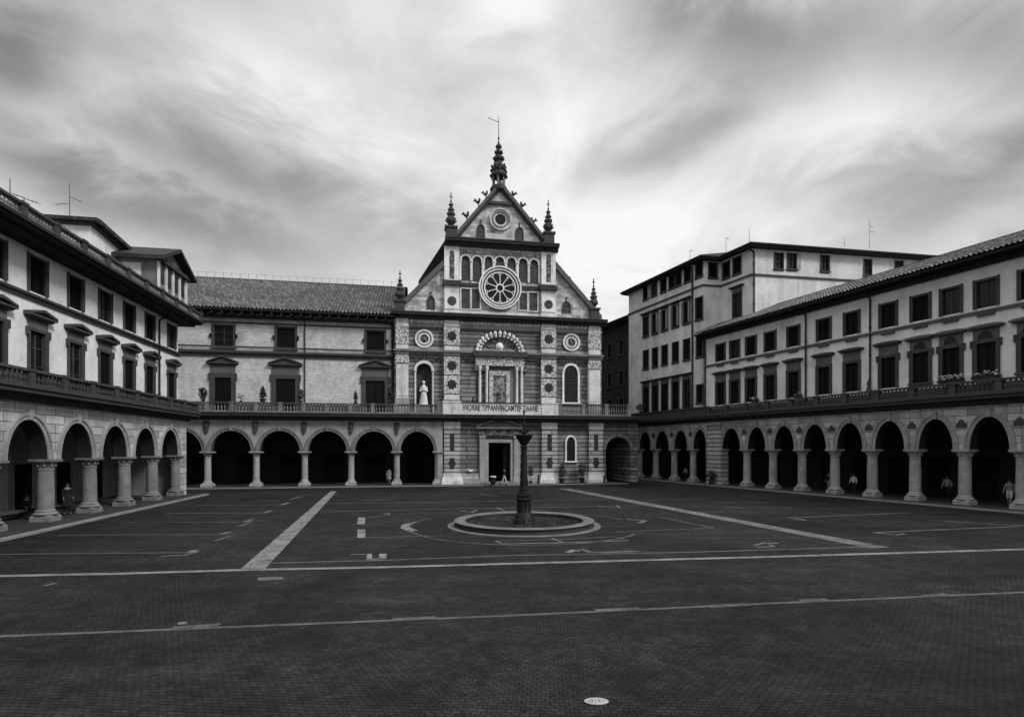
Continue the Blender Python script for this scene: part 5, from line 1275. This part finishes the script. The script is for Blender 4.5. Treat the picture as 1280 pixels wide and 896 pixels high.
def person(loc, rz, label, top='cloth_dark', legs='cloth_dark', h=1.75, stride=.18, sit=False, arm_bend=.12, hair='hair', bag=None, group=None, coat=0.0, shorts=False):
    k = h/1.75; root = empty('person', loc, rz, label, 'person', group or 'people under and before the arcades')
    V = lambda x, y, z: (x*k, y*k, z*k)
    hz = .95 if not sit else .5
    J = []; E = []
    def jn(p, r, par=None):
        J.append((V(*p), r*k if not isinstance(r, tuple) else (r[0]*k, r[1]*k))); i = len(J)-1
        if par is not None: E.append((par, i))
        return i
    pel = jn((0, 0, hz), (.155, .12)); wa = jn((0, 0, hz+.18), (.135, .105), pel); ch = jn((0, .01, hz+.38), (.165, .12), wa)
    sh = jn((0, 0, hz+.5), (.10, .085), ch); nk = jn((0, -.005, hz+.565), .055, sh); hd = jn((0, -.03, hz+.65), (.075, .09), nk); tp = jn((0, -.02, hz+.76), (.065, .08), hd)
    arms = {}; legs_ = {}
    for s in (-1, 1):
        sw = stride*s
        a0 = jn((s*.17, 0, hz+.46), .06, sh); a1 = jn((s*.235, .02+sw*.3, hz+.2), .045, a0); a2 = jn((s*.24, -arm_bend+sw*.4, hz+.0 if not sit else hz+.1), .033, a1); a3 = jn((s*.235, -arm_bend-.05+sw*.4, hz-.07 if not sit else hz+.08), (.035, .02), a2)
        arms[s] = (a0, a1, a2, a3)
        l0 = jn((s*.095, 0, hz-.05), .09, pel)
        if sit: l1 = jn((s*.11, -.43, hz-.02), .065, l0); l2 = jn((s*.11, -.42, .09), .045, l1)
        else: l1 = jn((s*.1, -sw*.45-.02, .5), .065, l0); l2 = jn((s*.1, -sw*.9+.02, .085), .045, l1)
        y2 = J[l2][0][1]/k
        l3 = jn((s*.105, y2-.15, .035), (.045, .03), l2); legs_[s] = (l0, l1, l2, l3)
    body = skin_obj(J, E, pel, 'body', 'skin', root, 1)
    me = body.data; bm = bmesh.new(); bm.from_mesh(me)
    extra = MB()
    for s in (-1, 1):
        p = Vector(J[arms[s][3]][0])
        for f in range(4): extra.tube(p+Vector((s*(-.022+.015*f)*.6, (-.02+.013*f), -.02))*k, p+Vector((s*(-.026+.016*f)*.6, -.035+.014*f, -.085-.012*(f in (1, 2))))*k, .009*k, .006*k, 6)
        extra.tube(p+Vector((-s*.005, -.03, .0))*k, p+Vector((-s*.01, -.07, -.035))*k, .01*k, .007*k, 6)
    hp = Vector(J[hd][0])
    extra.ball(hp+Vector((0, -.095, .0))*k, .016*k, .022*k, .028*k, 8, 5)
    for s in (-1, 1): extra.ball(hp+Vector((s*.085, .0, .01))*k, .012*k, .022*k, .034*k, 8, 5)
    for v_, f_ in ((extra.v, extra.f),):
        vs = [bm.verts.new(q) for q in v_]
        for f in f_:
            try: bm.faces.new([vs[i] for i in f])
            except ValueError: pass
    bm.to_mesh(me); bm.free()
    hr = MB(); hr.ball(hp+Vector((0, .02, .07))*k, .094*k, .105*k, .095*k, 12, 8); hr.build('hair', hair, root, True)
    fc = MB()
    for s in (-1, 1): fc.ball(hp+Vector((s*.032, -.083, .03))*k, .011*k, .008*k, .008*k, 6, 4)
    fc.build('eyes', 'hair', root)
    G = 1.22
    def sub(ids, edges_, rt, name, mat, g=G, fix=None):
        mp = {i: n_ for n_, i in enumerate(ids)}
        js = []
        for i in ids:
            p, r = J[i]; r = (r[0]*g, r[1]*g) if isinstance(r, tuple) else (r*g, r*g); js.append((p, r))
        return skin_obj(js, [(mp[a], mp[b]) for a, b in edges_ if a in mp and b in mp], mp[rt], name, mat, root)
    sub([pel, wa, ch, sh]+[arms[s][i] for s in (-1, 1) for i in (0, 1, 2)], E, wa, 'jacket', top)
    sub([pel, wa]+[legs_[s][i] for s in (-1, 1) for i in ((0, 1) if shorts else (0, 1, 2))], E, pel, 'trousers', legs, 1.16)
    shoe = MB()
    for s in (-1, 1):
        p = Vector(J[legs_[s][2]][0]); shoe.ball((p.x, p.y-.06*k, .04*k), .05*k, .13*k, .045*k, 10, 6)
    shoe.build('shoes', 'hair', root, True)
    if coat: 
        c = MB(); c.lathe([(.3*k, (hz-.45)*k), (.24*k, hz*k), (.19*k, (hz+.2)*k)], 0, 0, 14, sy=.75); c.build('coat_skirt', top, root, True)
    if bag:
        b = MB(); x = .3*k; b.taper(x-.08, x+.1, -.16, .16, (hz-.35)*k, (hz-.05)*k, .02, .02); b.tube((x, -.1, (hz-.05)*k), (x-.06, 0, (hz+.12)*k), .012); b.tube((x, .1, (hz-.05)*k), (x-.06, 0, (hz+.12)*k), .012)
        b.build('bag', bag, root)
    return root
def onF(F, u, y, z=.1): return F.world(F.X(u, y), y, z)
person(FB.world(FB.X(630.5, -1.6), -1.6, .1), R(-95), 'person in dark top and white trousers walking in front of the church door', 'cloth_dark', 'cloth_white', 1.75, .32)
person(onF(FB, 732, -.9), R(10), 'small person in pale clothes standing by the potted shrub at the church corner', 'cloth_mid', 'cloth_white', 1.45, .06)
person(onF(FB, 486, 2.2), R(0), 'person in a speckled pale coat under the wing arch nearest the church', 'cloth_check', 'cloth_check', 1.72, .12, coat=1)
person(onF(FL, 84, 1.0), R(60), 'dark-clad person in a long coat standing between the two nearest full columns on the left', 'cloth_dark', 'cloth_dark', 1.85, .1, coat=1)
sx2, sy2 = FL.X(33, 2.3), 2.3
bench = empty('stone_bench', FL.world(sx2, sy2+.1, .1), FL.rz, 'low dark stone bench inside the left arcade, with a seated person on it', 'bench')
m = MB(); m.box(-2.6, 2.6, -.28, .28, .38, .48); m.build('seat', 'bench', bench)
for xx in (-2.2, 0, 2.2): m = MB(); m.taper(xx-.16, xx+.16, -.22, .22, 0, .38, .03, .03); m.build('leg', 'bench', bench)
person(FL.world(sx2, sy2, .1), FL.rz, 'dark-clad person seated on the stone bench inside the left arcade, pale bag at the side', 'cloth_dark', 'cloth_dark', 1.8, .0, sit=True, bag='cloth_mid')
person(onF(FR, 1036, 1.6), R(-70), 'dark-dressed person half hidden by a column, leftmost in the near right arcade', 'cloth_dark', 'cloth_mid', 1.8, .1)
person(onF(FR, 1067, 1.4), R(-60), 'person in a white shirt and dark trousers under the right arcade', 'cloth_white', 'cloth_dark', 1.75, .18)
person(onF(FR, 1184, 2.6), R(-60), 'person in a speckled pale shirt walking under the right arcade', 'cloth_check', 'cloth_dark', 1.85, .2)
person(onF(FR, 1262, 1.6), R(-60), 'person in grey jacket and white shorts under the arch at the right edge', 'cloth_mid', 'cloth_white', 1.85, .2, shorts=True)
person(onF(FR, 857, .9), R(-60), 'person in grey beside the last column before the banded pier, far right arcade', 'cloth_mid', 'cloth_dark', 1.7, .1)

# robed statue in the niche
def robed(root, h, mat):
    k = h/2.8; m = MB()
    prof = [(.52, 0), (.5, .05), (.44, .5), (.38, 1.0), (.3, 1.45), (.27, 1.6), (.3, 1.85), (.33, 2.05), (.3, 2.18), (.14, 2.28), (.1, 2.36)]
    nn = 24; vs = []
    for r_, z in prof:
        for i in range(nn):
            a = 2*math.pi*i/nn; f = 1+.09*math.sin(9*a)*max(0, 1-z/1.7); vs.append((r_*f*math.cos(a)*k, r_*.72*f*math.sin(a)*k, z*k))
    m.add(vs, [(j*nn+i, j*nn+(i+1) % nn, (j+1)*nn+(i+1) % nn, (j+1)*nn+i) for j in range(len(prof)-1) for i in range(nn)])
    b = m.build('robe', mat, root, True)
    m = MB(); m.ball((0, -.02*k, 2.5*k), .13*k, .15*k, .18*k, 12, 8); m.ball((0, -.17*k, 2.49*k), .025*k, .03*k, .04*k, 6, 4); m.lathe([(.17*k, 2.6*k), (.2*k, 2.64*k), (.14*k, 2.74*k), (.04*k, 2.8*k)], 0, 0, 12); m.build('head', mat, root, True)
    for s in (-1, 1):
        m = MB(); m.tube((s*.3*k, 0, 2.08*k), (s*.38*k, -.08*k, 1.6*k), .11*k, .09*k, 8); m.tube((s*.38*k, -.08*k, 1.6*k), (s*.08*k, -.3*k, 1.72*k), .09*k, .055*k, 8); m.ball((s*.06*k, -.32*k, 1.74*k), .05*k, .06*k, .06*k, 8, 5); m.build('arm', mat, root, True)
ST = empty('statue', FB.world(ncx-.03, YU+.3, 8.5), FB.rz, 'white marble statue of a robed figure standing in the arched niche of the church', 'statue')
m = MB(); m.box(-.7, .7, -.42, .38, -.8, .12); m.build('base', 'stone_grey', ST); robed(ST, 2.75, 'stone_pale'); 
for ch_ in ST.children:
    if ch_.name.split('.')[0] in ('robe', 'head', 'arm'): ch_.location.z = .12
w = FR.world(FR.X(1086, -.5), -.5, 8.5)
s2 = empty('statuette', w, FR.rz, 'small dark statuette on the right balustrade beside a drainpipe', 'statue')
m = MB(); m.box(-.16, .16, -.14, .14, 0, .1); m.build('base', 'stone_dark', s2); robed(s2, 1.0, 'stone_dark')

# small street things by the church
w = FB.world(FB.X(616.3, -1.0), -1.0, .34)
bn = empty('litter_bin', FB.world(FB.X(616.3, -1.9), -1.9, .1), FB.rz, 'dark round litter bin with a pale rim at the left side of the church door', 'bin')
m = MB(); m.lathe([(.2, 0), (.26, .06), (.3, .75), (.3, .8)], 0, 0, 16); m.build('body', 'iron', bn, True)
m = MB(); m.lathe([(.29, .8), (.34, .82), (.34, .92), (.26, .95), (.2, .9)], 0, 0, 16); m.build('rim', 'stone_pale', bn, True)
def bollard(u, y, h, label):
    o = empty('bollard', FB.world(FB.X(u, y), y, .1), 0, label, 'bollard', 'bollards before the church')
    m = MB(); m.lathe([(.16, 0), (.16, .12), (.11, .16), (.1, h*.75), (.13, h*.77), (.13, h*.82), (.1, h*.84)], 0, 0, 14); m.build('post', 'iron', o, True)
    m = MB(); m.lathe([(.1, h*.84), (.14, h*.89), (.12, h*.96), (.03, h)], 0, 0, 14); m.build('knob', 'stone_grey', o, True)
bollard(673, -1.0, 1.1, 'dark iron bollard by the church wall, between the topiary and the shrubs')
bollard(755.5, -1.2, .9, 'short dark bollard beside the single arch at the right end of the church')
gp = FB.world(FB.X(588, -.1), -.1, 1.1)
gp = FB.world(FB.X(588, YG-.15), YG-.14, zp)
gl = empty('white_bird', gp, R(200), 'white bird standing on the church plinth left of the door', 'bird')
m = MB(); m.ball((0, 0, .3), .2, .1, .11, 12, 8); m.tube((.14, 0, .34), (.2, 0, .5), .06, .04, 8); m.ball((.23, 0, .53), .06, .05, .05, 10, 6); m.tube((-.16, 0, .31), (-.32, 0, .36), .07, .03, 6); m.build('body', 'feather', gl, True)
for s in (-1, 1):
    m = MB(); m.tube((.02, s*.04, .22), (.02, s*.04, 0), .012, n=5); m.build('leg', 'iron', gl)
m = MB(); m.tube((.28, 0, .53), (.36, 0, .51), .018, .006, 6); m.build('beak', 'iron', gl)

# ------------------------------------------------------------------ sky, sun, camera
W = bpy.data.worlds.new('World'); S.world = W; W.use_nodes = True
nt = W.node_tree; L = nt.links.new
bg = nt.nodes['Background']
SUN = Vector((.72, -.42, .72)).normalized()
el, az = math.asin(SUN.z), math.atan2(SUN.x, SUN.y)
sky = N(nt, 'ShaderNodeTexSky'); sky.sky_type = 'NISHITA'; sky.sun_disc = False; sky.sun_elevation = el; sky.sun_rotation = az
bw = N(nt, 'ShaderNodeRGBToBW'); L(sky.outputs[0], bw.inputs[0])
tc = N(nt, 'ShaderNodeTexCoord'); D = tc.outputs['Generated']
sp_ = N(nt, 'ShaderNodeSeparateXYZ'); L(D, sp_.inputs[0])
zc = math_n(nt, 'ADD', math_n(nt, 'MAXIMUM', sp_.outputs[2], 0.0), .22)
qx = math_n(nt, 'DIVIDE', sp_.outputs[0], zc); qy = math_n(nt, 'DIVIDE', sp_.outputs[1], zc)
cb = N(nt, 'ShaderNodeCombineXYZ'); L(math_n(nt, 'MULTIPLY', qx, 1.5), cb.inputs[0]); L(math_n(nt, 'MULTIPLY', qy, .95), cb.inputs[1]); cb.inputs[2].default_value = 3.7
n1 = noise(nt, cb.outputs[0], 1.15, 7, .5, .5)
cb2 = N(nt, 'ShaderNodeCombineXYZ'); L(math_n(nt, 'MULTIPLY', qx, 2.4), cb2.inputs[0]); L(math_n(nt, 'MULTIPLY', qy, 1.7), cb2.inputs[1]); cb2.inputs[2].default_value = 8.1
n2 = noise(nt, cb2.outputs[0], 1.3, 9, .6, 1.0)
cb3 = N(nt, 'ShaderNodeMapping'); cb3.inputs['Scale'].default_value = (3.2, 3.2, 6.5); cb3.inputs['Rotation'].default_value = (0, R(-14), 0); L(D, cb3.inputs[0])
n3 = noise(nt, cb3.outputs[0], 1.0, 10, .6, 1.1)
val = math_n(nt, 'ADD', math_n(nt, 'MULTIPLY', math_n(nt, 'SUBTRACT', n1, .5), 1.0), math_n(nt, 'MULTIPLY', math_n(nt, 'ADD', math_n(nt, 'MULTIPLY', math_n(nt, 'SUBTRACT', n3, .5), .95), math_n(nt, 'MULTIPLY', math_n(nt, 'SUBTRACT', n2, .5), .45)), 1.0))
yy = math_n(nt, 'MAXIMUM', sp_.outputs[1], .06)
wa_ = noise(nt, cb3.outputs[0], .7, 9, .6); wb_ = n3
ga_ = math_n(nt, 'ADD', math_n(nt, 'DIVIDE', sp_.outputs[0], yy), math_n(nt, 'MULTIPLY', math_n(nt, 'SUBTRACT', wa_, .5), .34))
gc_ = math_n(nt, 'ADD', math_n(nt, 'DIVIDE', sp_.outputs[2], yy), math_n(nt, 'MULTIPLY', math_n(nt, 'SUBTRACT', wb_, .5), .22))
front = N(nt, 'ShaderNodeMapRange'); L(sp_.outputs[1], front.inputs[0]); front.inputs[1].default_value = .05; front.inputs[2].default_value = .4
def cloud(u, v, su, sv, rot, amt):
    """a soft elongated cloud bank or bright gap, placed by direction in the sky"""
    a0, c0 = (u-640)/FPX, (HOR-v)/FPX; t = -R(rot); c, s_ = math.cos(t), math.sin(t)
    da, dc = math_n(nt, 'SUBTRACT', ga_, a0), math_n(nt, 'SUBTRACT', gc_, c0)
    p = math_n(nt, 'MULTIPLY', math_n(nt, 'ADD', math_n(nt, 'MULTIPLY', da, c), math_n(nt, 'MULTIPLY', dc, s_)), FPX/su)
    q = math_n(nt, 'MULTIPLY', math_n(nt, 'SUBTRACT', math_n(nt, 'MULTIPLY', dc, c), math_n(nt, 'MULTIPLY', da, s_)), FPX/sv)
    e = math_n(nt, 'EXPONENT', math_n(nt, 'MULTIPLY', math_n(nt, 'ADD', math_n(nt, 'MULTIPLY', p, p), math_n(nt, 'MULTIPLY', q, q)), -.5))
    return math_n(nt, 'MULTIPLY', e, amt)
cs = None
for args in ((700, 260, 170, 150, 0, .15), (290, 210, 160, 50, 14, -.15), (470, 285, 130, 30, 18, -.11), (100, 235, 150, 24, 18, -.22), (190, 205, 120, 12, 22, .08),
             (335, 85, 75, 32, 30, .13), (10, 70, 60, 45, 30, -.2), (85, 130, 45, 40, 0, .10), (850, 175, 95, 26, -25, -.19), (785, 218, 60, 22, -20, -.05),
             (1000, 38, 120, 36, -15, -.18), (890, 35, 60, 36, 10, -.07), (1060, 145, 130, 32, -15, .09), (1230, 195, 90, 18, -22, -.15), (1080, 207, 110, 13, -18, -.09),
             (1180, 255, 120, 14, -18, -.06), (1270, 50, 110, 50, 0, -.14), (650, 10, 60, 36, 0, .18), (555, 60, 80, 40, 20, .03), (300, 312, 220, 20, 8, -.06), (870, 300, 130, 40, 0, .1), (450, 340, 150, 18, 5, .05), (1240, 285, 80, 16, -15, .08)):
    c_ = cloud(*args); cs = c_ if cs is None else math_n(nt, 'ADD', cs, c_)
tot = math_n(nt, 'ADD', math_n(nt, 'MULTIPLY', val, .33), math_n(nt, 'ADD', math_n(nt, 'MULTIPLY', cs, front.outputs[0]), .775))
tone = math_n(nt, 'MULTIPLY', math_n(nt, 'POWER', math_n(nt, 'MINIMUM', math_n(nt, 'MAXIMUM', tot, .3), .965), 2.2), 1/1.62)
zen = math_n(nt, 'ADD', math_n(nt, 'MULTIPLY', math_n(nt, 'POWER', math_n(nt, 'MAXIMUM', math_n(nt, 'SUBTRACT', sp_.outputs[2], .66), 0.0), 1.0), 9.0), 1.0)   # overcast sky is brightest overhead
cl = math_n(nt, 'MULTIPLY', math_n(nt, 'MULTIPLY', tone, zen), 10.0)
tot2 = math_n(nt, 'ADD', math_n(nt, 'MULTIPLY', bw.outputs[0], .06), cl)
cc = N(nt, 'ShaderNodeCombineColor')
for i in range(3): L(tot2, cc.inputs[i])
L(cc.outputs[0], bg.inputs[0]); bg.inputs[1].default_value = .1
sl_ = bpy.data.lights.new('sun', 'SUN'); sl_.energy = 1.5; sl_.angle = R(14); sl_.color = (1, 1, 1)
so = bpy.data.objects.new('sun', sl_); COL.objects.link(so); so.rotation_euler = (-SUN).to_track_quat('-Z', 'Y').to_euler()
cd = bpy.data.cameras.new('camera'); cam = bpy.data.objects.new('camera', cd); COL.objects.link(cam)
cam.location = (0, 0, CH); cam.rotation_euler = (R(90), 0, 0)
cd.sensor_width = 36; cd.lens = FPX/1280*36; cd.shift_y = (HOR-448)/1280; cd.clip_start = .1; cd.clip_end = 2000
S.camera = cam
S.render.resolution_x = 1024; S.render.resolution_y = 716
S.view_settings.view_transform = 'Standard'; S.view_settings.look = 'None'; S.view_settings.exposure = .7; S.view_settings.gamma = 1
